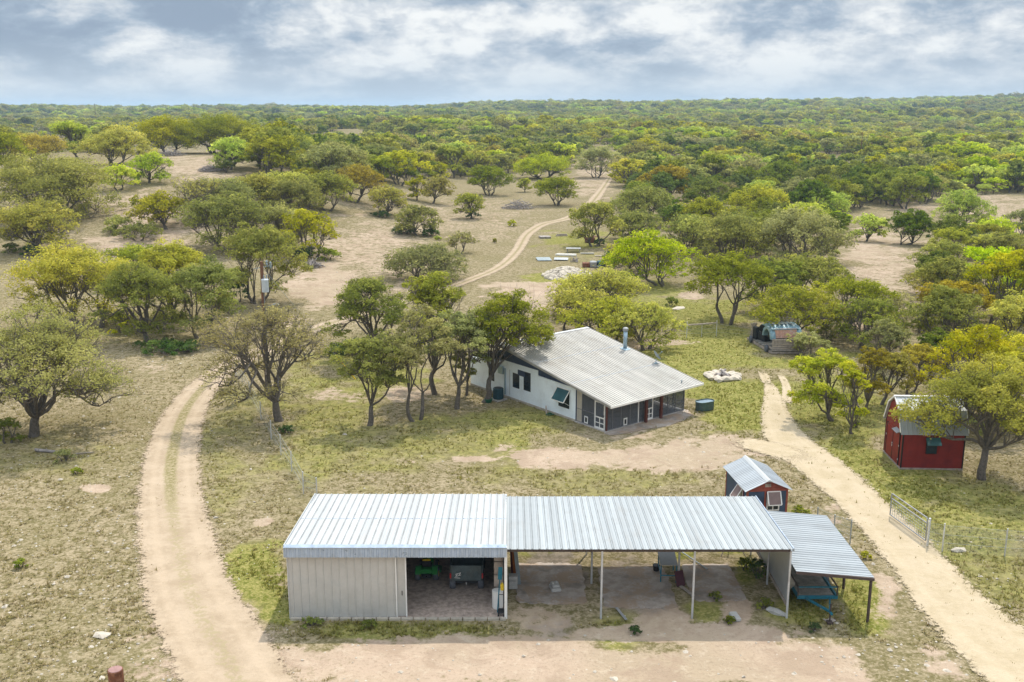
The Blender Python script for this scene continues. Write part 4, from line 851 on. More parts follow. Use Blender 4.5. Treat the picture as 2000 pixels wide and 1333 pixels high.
def tank():
    t = thing('stock_tank', 'oval galvanised stock tank on the lawn right of the porch', 'water tank', P(1376, 800), R_(28))
    def oval(a, b, r, z, n=28):
        return [((a+0*r)*math.copysign(1, math.cos(i/n*6.283))*.5+r*math.cos(i/n*6.283), r*math.sin(i/n*6.283), z) for i in range(n)]
    n = 28; mb = MB(); rings = [(.40, 0), (.41, .05), (.41, .28), (.42, .31), (.41, .34), (.42, .60), (.44, .61), (.44, .65), (.41, .65), (.40, .45)]
    vs = [q for r, z in rings for q in oval(.62, 0, r, z)]
    fs = [(j*n+i, j*n+(i+1) % n, j*n+n+(i+1) % n, j*n+n+i) for j in range(len(rings)-1) for i in range(n)]+[tuple(range(n-1, -1, -1))]
    mb.add(vs, fs); mb.build('tank_wall', M['tank_side'], t); m2 = MB(); m2.add(oval(.62, 0, .405, .585)+oval(.62, 0, .405, .55), [tuple(range(n)), tuple(range(2*n-1, n-1, -1))]+[(n+i, n+(i+1) % n, (i+1) % n, i) for i in range(n)]); m2.build('cover', M['tank_top'], t)
tank()
t = thing('fire_pit', 'ring of pale flat stones holding grey logs on the lawn', 'fire pit', P(1411, 737))
for k in range(11):
    a = k/11*6.283+.2; mb = MB(); rock(mb, (0, 0, 0), .62+.1*(k%3), .40, .26); s_ = mb.build('stone', M['limestone'], t); s_.location = (1.12*math.cos(a), 1.05*math.sin(a), .10); s_.rotation_euler = (0, 0, a+1.57)
for a0, a1 in (((-.5, -.3, .1), (.3, .45, .5)), ((.45, -.4, .1), (-.1, .2, .55)), ((.1, .5, .1), (.0, -.5, .35)), ((-.4, .3, .15), (.5, -.1, .25))): MB().tube(a0, a1, .12, .10).build('log', M['dead_wood'], t)
MB().lathe((0, 0, .0), [(.85, 0), (.8, .05), (0.01, .07)], 16).build('ash_bed', M['gravel'], t)
# ------------------------------------------------------------------ coop
def coop():
    t = thing('garden_shed', 'small navy and rust-red shed with gabled metal roof and propped-open windows', 'shed', (12.95, 49.85, 0), R_(6.0))
    o = lambda mb, n, m, par=t, **k: mb.build(n, M[m], par, **k)
    w, l, ze, za = 1.08, 1.68, 1.98, 2.46
    o(MB().box(-w, w, -l, -l+.08, .1, ze).box(-w, w, l-.08, l, .1, ze).box(-w, -w+.08, -l+.08, l-.08, .1, ze).box(w-.08, w, -l+.08, l-.08, .1, ze), 'wall', 'navy_wall')
    o(MB().prism([(-w, ze), (w, ze), (0, za-.03)], -l-.005, -l+.07).prism([(-w, ze), (w, ze), (0, za-.03)], l-.07, l+.005), 'gable', 'coop_red')
    mb = MB()
    for x in (-w-.015, w-.085):
        for y in (-l-.02, l-.08): mb.box(x, x+.10, y, y+.10, .05, ze)
    mb.box(-w, w, -l-.03, -l-.004, ze-.12, ze); mb.box(-w, w, -l-.03, -l-.004, .05, .17); mb.box(-.16, -.06, -l-.025, -l-.003, .17, ze-.12)
    mb.box(-w-.03, -w-.004, -l+.1, l-.1, ze-.1, ze-.0); mb.box(-w-.03, -w-.003, -l+.52, -l+.60, .1, ze-.1)
    o(mb, 'trim', 'coop_red')
    o(MB().bbox(-.16, .16, -l-.03, -l-.01, ze+.10, ze+.29, .008), 'gable_vent', 'weathered')
    o(MB().box(-w-.03, w+.03, -l-.03, l+.03, 0, .1), 'base', 'weathered')
    sl = (za-ze)/w; L = math.hypot(w+.17, sl*(w+.17))
    o(ribbed((-w-.17, l+.2, ze-.17*sl+.03), (0, -1, 0), (1, 0, sl), 2*l+.4, L, pitch=.165, h=.022, wd=.05, minor=False), 'roof', 'coop_roof')
    o(ribbed((w+.17, -l-.2, ze-.17*sl+.03), (0, 1, 0), (-1, 0, sl), 2*l+.4, L, pitch=.165, h=.022, wd=.05, minor=False), 'roof', 'coop_roof')
    zt = za+.03
    o(MB().hexa([(-.16, -l-.22, zt-.055), (.16, -l-.22, zt-.055), (.16, l+.22, zt-.055), (-.16, l+.22, zt-.055), (-.02, -l-.22, zt+.045), (.02, -l-.22, zt+.045), (.02, l+.22, zt+.045), (-.02, l+.22, zt+.045)]), 'ridge_cap', 'plain_roof')
    def awin(M4, x0, x1, z0, z1, out=.36):
        # frame in a local (x along wall, y outwards, z) system mapped with M4
        def put(mb): mb.v = [tuple(M4 @ Vector(v)) for v in mb.v]; return mb
        f = o(put(MB().box(x0, x0+.06, .003, .045, z0, z1).box(x1-.06, x1, .003, .045, z0, z1).box(x0+.06, x1-.06, .003, .045, z0, z0+.06).box(x0+.06, x1-.06, .003, .045, z1-.06, z1).box((x0+x1)/2-.025, (x0+x1)/2+.025, .003, .04, z0+.06, z1-.06).box(x0+.06, x1-.06, .003, .04, z0+.26, z0+.30)), 'window', 'white_paint')
        o(put(MB().box(x0+.06, x1-.06, .004, .012, z0+.06, z1-.06)), 'pane', 'dark_glass', f)
        zl = z1-.62
        s = o(put(MB().bar((x0, .06, z1), (x0, out, zl), .05, .04).bar((x1, .06, z1), (x1, out, zl), .05, .04).bar((x0, out, zl), (x1, out, zl), .05, .04).bar((x0, .06, z1), (x1, .06, z1), .05, .04)), 'sash', 'white_paint', f)
        o(put(MB().hexa([(x0+.03, .06, z1-.01), (x1-.03, .06, z1-.01), (x1-.03, out, zl+.0), (x0+.03, out, zl+.0), (x0+.03, .075, z1), (x1-.03, .075, z1), (x1-.03, out+.015, zl+.01), (x0+.03, out+.015, zl+.01)])), 'sash_screen', 'brown_screen', f)
        for q in (x0+.02, x1-.02): o(put(MB().tube((q, .03, z0+.3), (q, out, zl), .012)), 'stay', 'white_paint', f)
    I = lambda c0, c1, c2, tr: Matrix(((c0[0], c1[0], c2[0], tr[0]), (c0[1], c1[1], c2[1], tr[1]), (c0[2], c1[2], c2[2], tr[2]), (0, 0, 0, 1)))
    awin(I((-1, 0, 0), (0, -1, 0), (0, 0, 1), (.36, -l, 0)), -.30, .38, .78, 1.84)
    awin(I((0, 1, 0), (-1, 0, 0), (0, 0, 1), (-w, -.75, 0)), -.36, .36, .78, 1.80, .45)
    awin(I((0, -1, 0), (1, 0, 0), (0, 0, 1), (w, .15, 0)), -.42, .42, .78, 1.84, .62)
coop()
# ------------------------------------------------------------------ red barn shed
def barn():
    t = thing('red_barn_shed', 'dark red gambrel-roofed storage shed half hidden behind an oak', 'shed', (23.22, 56.43, 0), R_(-2.7))
    o = lambda mb, n, m, par=t, **k: mb.build(n, M[m], par, **k)
    L, D = 3.62, 3.15
    prof = [(0, 2.25), (.62, 3.45), (1.575, 4.05), (2.53, 3.45), (3.15, 2.25)]
    mb = MB(); mb.prism([(0, .08), (D, .08), (D, 2.25), (2.53, 3.45), (1.575, 4.05), (.62, 3.45), (0, 2.25)], 0, .08, 'x'); mb.prism([(0, .08), (D, .08), (D, 2.25), (2.53, 3.45), (1.575, 4.05), (.62, 3.45), (0, 2.25)], L-.08, L, 'x')
    o(mb, 'gable_wall', 'barn_red')
    o(ribbed((.08, .0, .08), (1, 0, 0), (0, 0, 1), L-.16, 2.17, pitch=.6, h=.004, wd=.02, minor=False), 'front_wall', 'barn_red'); o(MB().box(.08, L-.08, D-.08, D, .08, 2.25), 'back_wall', 'barn_red')
    mb = MB(); 
    for x in (-.02, L-.05): mb.box(x, x+.07, -.035, .05, .05, 2.2)
    mb.box(-.02, .07, D-.04, D+.03, .05, 2.25); mb.box(L-.05, L+.02, D-.04, D+.03, .05, 2.25)
    o(mb, 'corner_trim', 'black_trim')
    o(MB().box(-.04, L+.04, -.05, D+.05, -.02, .08), 'skid', 'weathered')
    # double doors on the left gable with black straps
    d = o(MB().box(-.045, -.004, .45, 1.56, .12, 2.05).box(-.045, -.004, 1.60, 2.72, .12, 2.05), 'door', 'barn_red')
    o(MB().box(-.06, -.002, .38, .45, .1, 2.1).box(-.06, -.002, 1.555, 1.605, .1, 2.1).box(-.06, -.002, 2.72, 2.79, .1, 2.1), 'door_trim', 'black_trim', d)
    hb = MB()
    for y, z in ((.42, .45), (.42, 1.3), (1.58, .95), (1.58, 1.1), (2.75, 1.3)): hb.bbox(-.085, -.06, y-.03, y+.03, z-.06, z+.06, .008)
    o(hb, 'hinge', 'steel_post', d)
    o(MB().hexa([(-.30, .3, 2.12), (-.02, .3, 2.22), (-.02, 1.2, 2.22), (-.30, 1.2, 2.12), (-.30, .3, 2.15), (-.02, .3, 2.26), (-.02, 1.2, 2.26), (-.30, 1.2, 2.15)]), 'door_hood', 'pale_sheet')
    # front window with a small awning
    f = o(MB().box(1.38, 2.02, -.07, -.016, .98, 1.95).box(1.68, 1.72, -.075, -.07, .98, 1.95), 'window', 'black_trim'); o(MB().box(1.43, 1.97, -.078, -.071, 1.03, 1.45), 'pane', 'dark_glass', f)
    o(MB().hexa([(1.30, -.45, 1.62), (2.14, -.45, 1.62), (2.14, -.08, 1.98), (1.30, -.08, 1.98), (1.30, -.45, 1.65), (2.14, -.45, 1.65), (2.14, -.08, 2.01), (1.30, -.08, 2.01)]), 'awning', 'teal_shutter', f)
    # roof: steep lower and flat upper slopes
    def slope(a, b, m, nm, ext=0.):
        dy, dz = b[0]-a[0], b[1]-a[1]; ln = math.hypot(dy, dz); uy, uz = dy/ln, dz/ln
        if dy > 0: mb = ribbed((-.16, a[0]-uy*ext, a[1]-uz*ext+.03), (1, 0, 0), (0, uy, uz), L+.32, ln+ext, pitch=.26, h=.022, wd=.06, minor=False)
        else: mb = ribbed((L+.16, a[0]-uy*ext, a[1]-uz*ext+.03), (-1, 0, 0), (0, uy, uz), L+.32, ln+ext, pitch=.26, h=.022, wd=.06, minor=False)
        o(mb, nm, m)
    slope(prof[0], prof[1], 'coop_roof', 'lower_roof', .14); slope(prof[1], prof[2], 'plain_roof', 'upper_roof'); slope(prof[4], prof[3], 'coop_roof', 'lower_roof', .14); slope(prof[3], prof[2], 'plain_roof', 'upper_roof')
    mb = MB()
    for x in (-.19, L+.165):
        for a, b in zip(prof, prof[1:]): mb.bar((x+.012, a[0], a[1]+.02), (x+.012, b[0], b[1]+.02), .03, .10)
    mb.bar((-.2, 1.575, 4.09), (L+.2, 1.575, 4.09), .22, .03)
    o(mb, 'roof_trim', 'white_paint')
barn()
# ------------------------------------------------------------------ old truck body on a wooden crib, junk
def truck():
    p = P(1507, 692); q = P(1557, 692); a = math.atan2(q.y-p.y, q.x-p.x)
    t = thing('wooden_trailer', 'old slatted wooden trailer bed at the trees, carrying a blue truck body', 'trailer', (p.x, p.y, 0), 0)
    o = lambda mb, n, m, par=t, **k: mb.build(n, M[m], par, **k)
    mb = MB()
    for k in range(6): mb.bbox(0, 2.7, -.03, .03, .25+k*.19, .40+k*.19, .01)
    mb.bbox(-.05, 2.8, -.06, .06, .03, .2, .02); o(mb, 'slat_side', 'weathered')
    mb = MB(); d = Vector((-.82, 5.6, 0)); mb.bar((0, 0, .12), d+Vector((0, 0, .12)), .12, .2); mb.bar((0, 0, .5), d*.25+Vector((0, 0, .5)), .05, .15); mb.bar((2.7, 0, .12), d+Vector((2.7, 0, .12)), .12, .2)
    o(mb, 'side_rail', 'weathered')
    mb = MB()
    for k in range(8): mb.bar(d*(k/8.+.04)+Vector((0, 0, .3)), d*(k/8.+.04)+Vector((2.7, 0, .3)), .6, .05)
    o(mb, 'deck', 'deck_wood')
    for k in (.15, .8): o(MB().wheel(d*k+Vector((-.15, 0, .33)), .33, .2), 'wheel', 'rubber')
    # truck body: cab-less bed with round fenders
    b = thing('truck_body', 'rounded pale blue old truck body with dark wheel arch on the wooden trailer', 'truck body', (p.x, p.y, 1.42), math.atan2(d.y, d.x)-math.pi/2)
    ob = lambda mb, n, m, par=b, **k: mb.build(n, M[m], par, **k)
    n = 10
    def arc(r, cy, cz, a0, a1): return [(cy+r*math.cos(R_(a0+(a1-a0)*i/n)), cz+r*math.sin(R_(a0+(a1-a0)*i/n))) for i in range(n+1)]
    for x0, x1 in ((-.1, .35), (2.35, 2.8)):
        outer = arc(1.0, 1.1, -.15, 0, 180); inner = arc(.74, 1.1, -.15, 180, 0)
        ob(MB().prism(outer+inner, x0, x1, 'x'), 'fender', 'old_blue')
    ob(MB().box(.35, 2.35, .35, .42, -.1, .75), 'tailgate', 'salmon')
    mb = MB(); prof = [(.3, .72)]+[(.55+1.9*i/n, .74+.30*math.sin(math.pi*i/n)) for i in range(n+1)]+[(2.7, .72)]
    mb.prism(prof+[(2.7, .66), (.3, .66)], .1, 2.6, 'x'); ob(mb, 'top_panel', 'old_blue', smooth=False)
    ob(MB().box(.36, 2.34, .6, 2.5, -.3, .64), 'inner_box', 'black_plastic')
    for k in range(5): ob(MB().bar((.4+.4*k, .8, 1.07), (.5+.4*k, 2.2, 1.0), .22, .03), 'slat', 'pale_sheet')
    simple('rusty_machine', 'dark old farm machine with pale rim left of the blue truck body', 'machine', MB().bbox(-.5, .5, -.7, .5, .35, 1.1, .1).wheel((-.3, -.3, 1.5), .42, .16, (.6, .6, .3)).tube((.2, .2, 1.0), (.2, .2, 1.9), .06).bbox(-.7, -.3, .3, .9, .35, 1.5, .06), 'black_plastic', d*.72+Vector((p.x+.9, p.y, 0)), .3)
    simple('wood_post_bundle', 'bundle of pale wooden posts standing on the trailer', 'posts', (lambda mb: [mb.tube((random.uniform(-.25, .25), random.uniform(-.2, .2), .35), (random.uniform(-.3, .3), random.uniform(-.2, .2), 1.75), .07) for k in range(8)] and mb)(MB()), 'weathered', d*.88+Vector((p.x+.25, p.y, 0)))
    simple('white_drum', 'pale drum at the far end of the wooden trailer', 'drum', MB().lathe((0, 0, .33), [(.28, 0), (.29, .4), (.3, .42), (.29, .85), (.2, .9)], 14), 'pale_sheet', d*.93+Vector((p.x+1.2, p.y, 0)))
truck()
def junk(px, py, name, label, cat, mb, mat, rz=0., group=None): return simple(name, label, cat, mb, mat, P(px, py), rz, group)
junk(1064, 465, 'board_stack', 'dark and white board stack beside the dirt track bend', 'boards', MB().bbox(-.9, .9, -1.1, 1.1, .0, .25, .03).bbox(-.92, .88, -1.1, .2, .26, .32, .01), 'dead_wood', .1)
junk(1097, 462, 'timber_pile', 'low grey timber pile right of the dark board stack', 'timber', MB().bar((-1, 0, .1), (1, .3, .1), .2, .2).bar((-.9, .4, .1), (1, .6, .12), .2, .2).bar((-.8, .2, .3), (.9, .4, .3), .2, .2), 'weathered', .0)
t_ = junk(1152, 474, 'junk_crate', 'rusty red crate with pale lid under the oak by the junk yard', 'crate', MB().bbox(-.7, .7, -.6, .6, 0, .8, .05).bbox(-.2, 1.2, -.3, .7, .85, .95, .02), 'rust', .2)
junk(1120, 493, 'metal_bench', 'white sheet on a dark stand in the junk yard', 'sheet stand', MB().bbox(-1.1, 1.1, -.7, .7, .55, .62, .02).bar((-.9, 0, 0), (-.9, 0, .55), .1, .8).bar((.9, 0, 0), (.9, 0, .55), .1, .8), 'pale_sheet', -.1)
junk(1147, 497, 'white_plank', 'long white plank lying right of the sheet stand', 'plank', MB().bbox(-1.0, 1.0, -.25, .25, .1, .2, .02), 'pale_sheet', .0)
junk(1170, 501, 'pale_board', 'short pale board lying nearest the rocks and bushes', 'board', MB().bbox(-.6, .6, -.2, .2, .0, .12, .02), 'weathered', .0)
junk(1062, 508, 'roof_sheet', 'grey-green corrugated sheet lying flat near the track', 'metal sheet', ribbed((-1.0, -1.3, .12), (1, 0, 0), (0, 1, .03), 2.0, 2.6, pitch=.25), 'grey_sheet', .1)
junk(1096, 508, 'corrugated_sheet', 'lilac-grey sheet panel next to the green-grey sheet', 'metal sheet', ribbed((-1.0, -.9, .15), (1, 0, 0), (0, 1, .03), 2.0, 1.8, pitch=.25), 'galv_wall', -.1)
junk(1104, 500, 'white_beam', 'two long white beams lying behind the lilac-grey sheet', 'beams', MB().bar((-1.4, .2, .15), (1.5, -.5, .15), .25, .2).bar((-1.2, .6, .15), (1.6, -.1, .2), .22, .2), 'white_paint')
junk(1122, 512, 'branch_heap', 'brown twisted branch heap above the rock pile', 'branches', (lambda mb: [mb.tube((random.uniform(-.6, .6), random.uniform(-.5, .5), .05), (random.uniform(-.7, .7), random.uniform(-.5, .5), random.uniform(.3, .9)), .06, .03, 5) for k in range(14)] and mb)(MB()), 'dead_wood')
t = thing('scrap_heap', 'scrap heap with rust, white and blue-grey pieces by the rock pile', 'scrap', P(1162, 522))
MB().bbox(-1.7, -.7, -.5, .5, 0, .6, .06).build('rusty_scrap', M['rust'], t); MB().bbox(-.7, .2, -.6, .6, 0, .8, .08).build('white_scrap', M['pale_sheet'], t); MB().lathe((.8, 0, 0), [(.55, 0), (.6, .1), (.6, .75), (.5, .85)], 14).build('blue_drum', M['ac_unit'], t); MB().bar((.2, -.6, .1), (1.6, -.4, .8), .5, .08).build('tilted_panel', M['grey_sheet'], t)
mb = MB()
for k in range(420):
    r = random.random()**.6; a = random.uniform(0, 6.283); x, y = 3.0*r*math.cos(a), 3.4*r*math.sin(a); z = max(0, 1.05*(1-r**1.5))*random.uniform(.75, 1); s = random.uniform(.2, .6)
    rock(mb, (x, y, z), s, s, s*.7)
simple('rock_pile', 'broad mound of cream limestone rocks behind the house trees', 'rock pile', mb, 'limestone', P(1108, 540))
# ------------------------------------------------------------------ fences, gates, poles
def wirefence(name, label, posts, mats, h, wires, mesh=None):
    """posts: ground points; wires: heights"""
    o0 = Vector((posts[0].x, posts[0].y, 0)); t = thing(name, label, 'fence', o0)
    for p_, hh in zip(posts, h):
        q = p_-o0; MB().tube((q.x, q.y, q.z-.1), (q.x, q.y, q.z+hh), .035, n=8).build('post', M[mats], t)
    mb = MB()
    for w_ in wires:
        for a, b, ha, hb in zip(posts, posts[1:], h, h[1:]): mb.tube(a-o0+Vector((0, 0, w_*ha)), b-o0+Vector((0, 0, w_*hb)), .007, n=4)
    mb.build('wire', M['wire'], t)
    if mesh:
        m2 = MB()
        for a, b, ha, hb in zip(posts, posts[1:], h, h[1:]): m2.bar(a-o0+Vector((0, 0, mesh*ha/2)), b-o0+Vector((0, 0, mesh*hb/2)), .006, mesh*ha)
        m2.build('mesh', M['chain_link'], t)
    return t
ps = [P(x, y) for x, y in ((619, 966), (593, 964), (570, 922), (549, 888), (530, 858), (510, 820), (488, 778), (461, 735))]
wirefence('wire_fence', 'low chain-link fence on pale posts running from shed to oak', ps, 'steel_post', [1.0]+[1.3]*7, (.3, .6, .95), .92)
ps = [P(1660, 1062), P(1628, 1045), P(1595, 1030)]
wirefence('wire_fence', 'short wire fence behind the lean-to left of the drive', ps, 'wire', [1.25, 1.1, 1.1], (.35, .65, .95), .9)
ps = [P(1810, 1068), P(1840, 1077), P(1962, 1086), P(2060, 1092)]
wirefence('wire_fence', 'wire fence on thin posts right of the tubular gate', ps, 'steel_post', [1.35, 1.45, 1.4, 1.4], (.3, .6, .93), .9)
ps = [P(1250, 655), P(1341, 660), P(1399, 657), P(1470, 660)]
wirefence('wire_fence', 'grey wire fence with a braced H-frame beyond the house', ps, 'steel_post', [1.2, 1.55, 1.55, 1.2], (.25, .5, .75), None)
f_ = bpy.data.objects['wire_fence.003']; o0 = f_.location
a, b = ps[1]-o0, ps[2]-o0
MB().bar(a+Vector((0, 0, 1.2)), b+Vector((0, 0, 1.3)), .10, .10).build('brace_rail', M['weathered'], f_)
MB().tube((a+b)/2, (a+b)/2+Vector((0, 0, 1.25)), .025).build('stay', M['steel_post'], f_)
def gate():
    a, b = P(1738, 1010), P(1807, 1061); t = thing('tube_gate', 'open galvanised tube gate with wire mesh beside the drive', 'gate', a); d = b-a; d.z = 0
    z0, z1, z2 = .14, 1.05, 1.32; v = lambda k, z: d*k+Vector((0, 0, z))
    mb = MB(); mb.path([v(0, z0), v(1, z0), v(1, z2-.06), v(.985, z2), v(.015, z2), v(0, z2-.06), v(0, z0)], .036, 8); mb.tube(v(0, z1), v(1, z1), .036); MB.build(mb, 'frame', M['pale_sheet'], t)
    m2 = MB(); [m2.tube(v(0, z0+.15*k), v(1, z0+.15*k), .009, n=4) for k in range(1, 6)]; [m2.tube(v(k/16, z0), v(k/16, z1), .009, n=4) for k in range(1, 16)]; m2.build('mesh', M['wire'], t)
    m3 = MB(); m3.tube(v(1.06, -.1), v(1.06, 1.4), .06); m3.tube(v(1.03, .3), v(1.06, .3), .02); m3.tube(v(1.03, 1.2), v(1.06, 1.2), .02); m3.build('hinge_post', M['steel_post'], t)
gate()
def upole():
    p = P(522, 762); t = thing('utility_pole', 'brown wooden power pole with grey transformer can behind the bare oak', 'utility pole', p)
    o = lambda mb, n, m: mb.build(n, M[m], t)
    o(MB().tube((0, 0, -.2), (.12, 0, 9.9), .17, .12, 12), 'pole', 'pole_wood')
    tr = o(MB().lathe((.32, -.12, 7.6), [(.12, 0), (.25, .03), (.26, .05), (.26, .92), (.28, .95), (.24, 1.02), (.05, 1.06)], 18), 'transformer', 'transformer')
    o(MB().lathe((.28, -.2, 8.62), [(.05, 0), (.07, .08), (.05, .12), (.07, .18), (.04, .3)], 10).lathe((.45, -.05, 8.62), [(.05, 0), (.07, .08), (.05, .12), (.07, .18), (.04, .3)], 10), 'bushing', 'pale_sheet').parent = tr
    o(MB().bar((-.5, 0, 9.35), (.75, 0, 9.6), .05, .05).lathe((.5, 0, 9.6), [(.04, 0), (.10, .1), (.06, .2), (.10, .3), (.03, .42)], 10).lathe((.78, 0, 9.4), [(.05, 0), (.08, .1), (.08, .45), (.03, .5)], 10), 'cross_arm', 'grey_sheet')
    o(MB().path([(.1, 0, 6.3), (.4, -.1, 6.55), (.95, -.2, 6.7)], .03).bbox(.85, 1.3, -.3, -.12, 6.62, 6.76, .03), 'lamp_arm', 'pale_sheet')
    o(MB().tube((.2, -.1, 0), (.2, -.1, 7.6), .03), 'conduit', 'grey_sheet')
    g = P(694, 740)-p; top = Vector((.12, 0, 9.5)); o(MB().tube(top, g, .012, n=5), 'guy_wire', 'wire')
    k = (top-g).normalized(); o(MB().tube(g+Vector((0, 0, -.05)), g+k*2.6, .055, n=8), 'guy_guard', 'yellow')
upole()
def far_pole(px, py, h, label):
    p = P(px, py); t = thing('power_pole', label, 'utility pole', p, 0, 'distant power poles'); MB().tube((0, 0, -1), (0, 0, h), .17, .12, 8).build('pole', M['pole_wood'], t); MB().bar((-.9, 0, h-.5), (.9, 0, h-.5), .1, .12).build('cross_arm', M['pole_wood'], t)
far_pole(190, 262, height_px(P(190, 262), 203), 'thin dark power pole on the far left skyline'); far_pole(1680, 318, height_px(P(1680, 318), 258), 'thin dark power pole in the far right woodland')
q = P(225, 1308, 2.2); t = thing('pipe_post', 'thick rusty steel pipe post with a capped top in the foreground', 'post', (q.x, q.y, 0))
MB().lathe((0, 0, -.1), [(.255, 0), (.255, 2.28), (.25, 2.3)], 28).build('pipe', M['rust'], t); MB().lathe((0, 0, 2.203), [(.225, 0), (.225, .012), (.01, .016)], 28).build('cap', M['rust_lid'], t)
simple('fallen_log', 'grey fallen log on dry grass by the big left oak', 'log', MB().tube((-.9, .2, .1), (.9, -.25, .1), .11, .08, 8), 'dead_wood', P(95, 884))
simple('fallen_branch', 'thin pale branch lying right of the grey log', 'branch', MB().tube((-.5, -.1, .05), (.5, .2, .05), .05, .03, 6), 'weathered', P(165, 887))
simple('flat_rock', 'large flat white rock in the grass near the rusty pipe', 'rock', (lambda mb: rock(mb, (0, 0, .0), .42, .28, .12) or mb)(MB()), 'limestone', P(200, 1240))
simple('flat_rock', 'white flat rock on the green lawn beyond the H-frame', 'rock', (lambda mb: rock(mb, (0, 0, .0), 1.3, .5, .2) or mb)(MB()), 'limestone', P(1326, 603))
simple('flat_rock', 'white flat rock in grass between the thin fence posts', 'rock', (lambda mb: rock(mb, (0, 0, .0), .5, .3, .14) or mb)(MB()), 'limestone', P(1870, 1075))

# ------------------------------------------------------------------ trees
def gen_tree(seed, R, H, off=(0., 0.), ntr=1, cb=.36, nl=10, cpl=11, dens=1.0, leaf=.15, flat=.55, style='oak', bare=0.0, lean=(0., 0.), sides=6):
    """returns (trunk V,F) and (leaf V,F,tint). Limbs fork towards lobes, lobes carry leaf clumps."""
    g = np.random.default_rng(seed); off = np.array(off)
    lobes = []
    ph = g.uniform(0, 6.283, 2); wob = lambda a: 1+.16*math.sin(2*a+ph[0])+.12*math.sin(3*a+ph[1])
    nlow = 0 if style == 'cedar' else int(nl*.65)
    for i in range(nl+nlow):
        if i < nl:
            a = i*2.39996+g.uniform(-.4, .4); rr = R*math.sqrt((i+.25)/nl)*g.uniform(.62, .76)*wob(a); lr = R*g.uniform(.26, .46)
            top = H*(1-.55*(rr/R)**1.3) if style == 'cedar' else H*(1-.50*(rr/R)**2.1)*g.uniform(.86, 1.02)
            zc = max(top-lr*flat, cb*H+lr*flat*.5)
        else:       # lower skirts of the crown
            a = (i-nl)/max(1, nlow)*6.283+g.uniform(-.5, .5); rr = R*g.uniform(.60, .80)*wob(a); lr = R*g.uniform(.22, .36); zc = H*(cb+g.uniform(.03, .30))
        lobes.append((np.array((off[0]+rr*math.cos(a), off[1]+rr*math.sin(a), zc)), lr))
    clC = []; clD = []; clR = []; clL = []
    for li, (c, lr) in enumerate(lobes):
        n = max(4, int(cpl*g.uniform(.8, 1.2)))
        for k in range(n):
            zdir = 1-1.45*((k+.5)/n) if style != 'cedar' else 1-1.9*((k+.5)/n)
            a = k*2.39996+g.uniform(-.5, .5); s = math.sqrt(max(0, 1-zdir*zdir)); d = np.array((s*math.cos(a), s*math.sin(a), zdir))
            p = c+d*lr*g.uniform(.62, 1.08)*np.array((1, 1, flat)); p[2] = max(p[2], cb*H*.8)
            clC.append(p); clD.append(d); clR.append(lr*g.uniform(.26, .50)); clL.append(li)
    clC = np.array(clC); clD = np.array(clD); clR = np.array(clR)
    # ---- wood
    V = []; F = []
    def tube(pts, r0, r1, ns):
        k0 = len(V); n = len(pts); pts = [np.asarray(p, float) for p in pts]
        for i, p in enumerate(pts):
            d = pts[min(i+1, n-1)]-pts[max(i-1, 0)]; d = d/(np.linalg.norm(d)+1e-9)
            a = np.cross(d, (0.31, .95, .05)); a /= np.linalg.norm(a)+1e-9; b = np.cross(d, a); r = r0+(r1-r0)*i/(n-1)
            for j in range(ns):
                t = 2*math.pi*j/ns; V.append(p+a*(r*math.cos(t))+b*(r*math.sin(t)))
        for i in range(n-1):
            for j in range(ns): F.append((k0+i*ns+j, k0+i*ns+(j+1) % ns, k0+i*ns+ns+(j+1) % ns, k0+i*ns+ns+j))
    def curve(a, b, n, wob, sag=0.):
        a = np.asarray(a, float); b = np.asarray(b, float); L = np.linalg.norm(b-a); out = []
        w1 = g.normal(0, wob*L, 3); w2 = g.normal(0, wob*L*.6, 3)
        for i in range(n+1):
            t = i/n; p = a+(b-a)*t+w1*math.sin(math.pi*t)+w2*math.sin(2*math.pi*t); p[2] += sag*L*math.sin(math.pi*t); out.append(p)
        return out
    tr = .046*R+.04
    forks = []
    zf = H*(cb*.62 if style != 'bush' else .08)
    for k in range(ntr):
        a = k/max(1, ntr)*6.283+g.uniform(0, 1.); sp = 0 if ntr == 1 else R*.10
        base = np.array((sp*math.cos(a), sp*math.sin(a), -.15)); fk = np.array((off[0]*.35+lean[0]+sp*2.2*math.cos(a), off[1]*.35+lean[1]+sp*2.2*math.sin(a), zf*g.uniform(.85, 1.15)))
        pts = curve(base, fk, 5, .05); r0 = tr/(ntr**.45)
        tube([base+np.array((0, 0, .0)), *pts[1:]], r0*1.25, r0*.8, sides+3); forks.append((fk, r0*.8))
    limbs = []
    for li, (c, lr) in enumerate(lobes):
        j = min(range(len(forks)), key=lambda q: np.linalg.norm(forks[q][0][:2]-c[:2])+g.uniform(0, R*.3)); fk, fr = forks[j]
        hub = c-np.array((0, 0, lr*flat*.55))
        if li < nl or not limbs:
            pts = curve(fk, hub, 6, .075, .08); tube(pts, fr*g.uniform(.5, .68), fr*.24, sides); limbs += [pts[3], pts[4]]
        else:           # lower boughs leave the upper limbs, not the fork
            st = min(limbs, key=lambda q: np.linalg.norm(q-hub)); pts = curve(st, hub, 6, .08, .05); tube(pts, fr*.36, fr*.16, sides)
        ids = [q for q in range(len(clC)) if clL[q] == li]
        for q in ids:
            st = pts[int(g.integers(3, 7))]; e_ = clC[q]; pp = curve(st, e_, 3, .09, .03); tube(pp, fr*.20, fr*.055, 4)
            for b in range(4+int(6*bare)):
                tip = e_+clD[q]*clR[q]*.85+g.normal(0, .62, 3)*clR[q]; tube([pp[2]+(e_-pp[2])*g.random(), (pp[3]+tip)/2+g.normal(0, .06, 3)*clR[q], tip], fr*.055, fr*.018, 3)
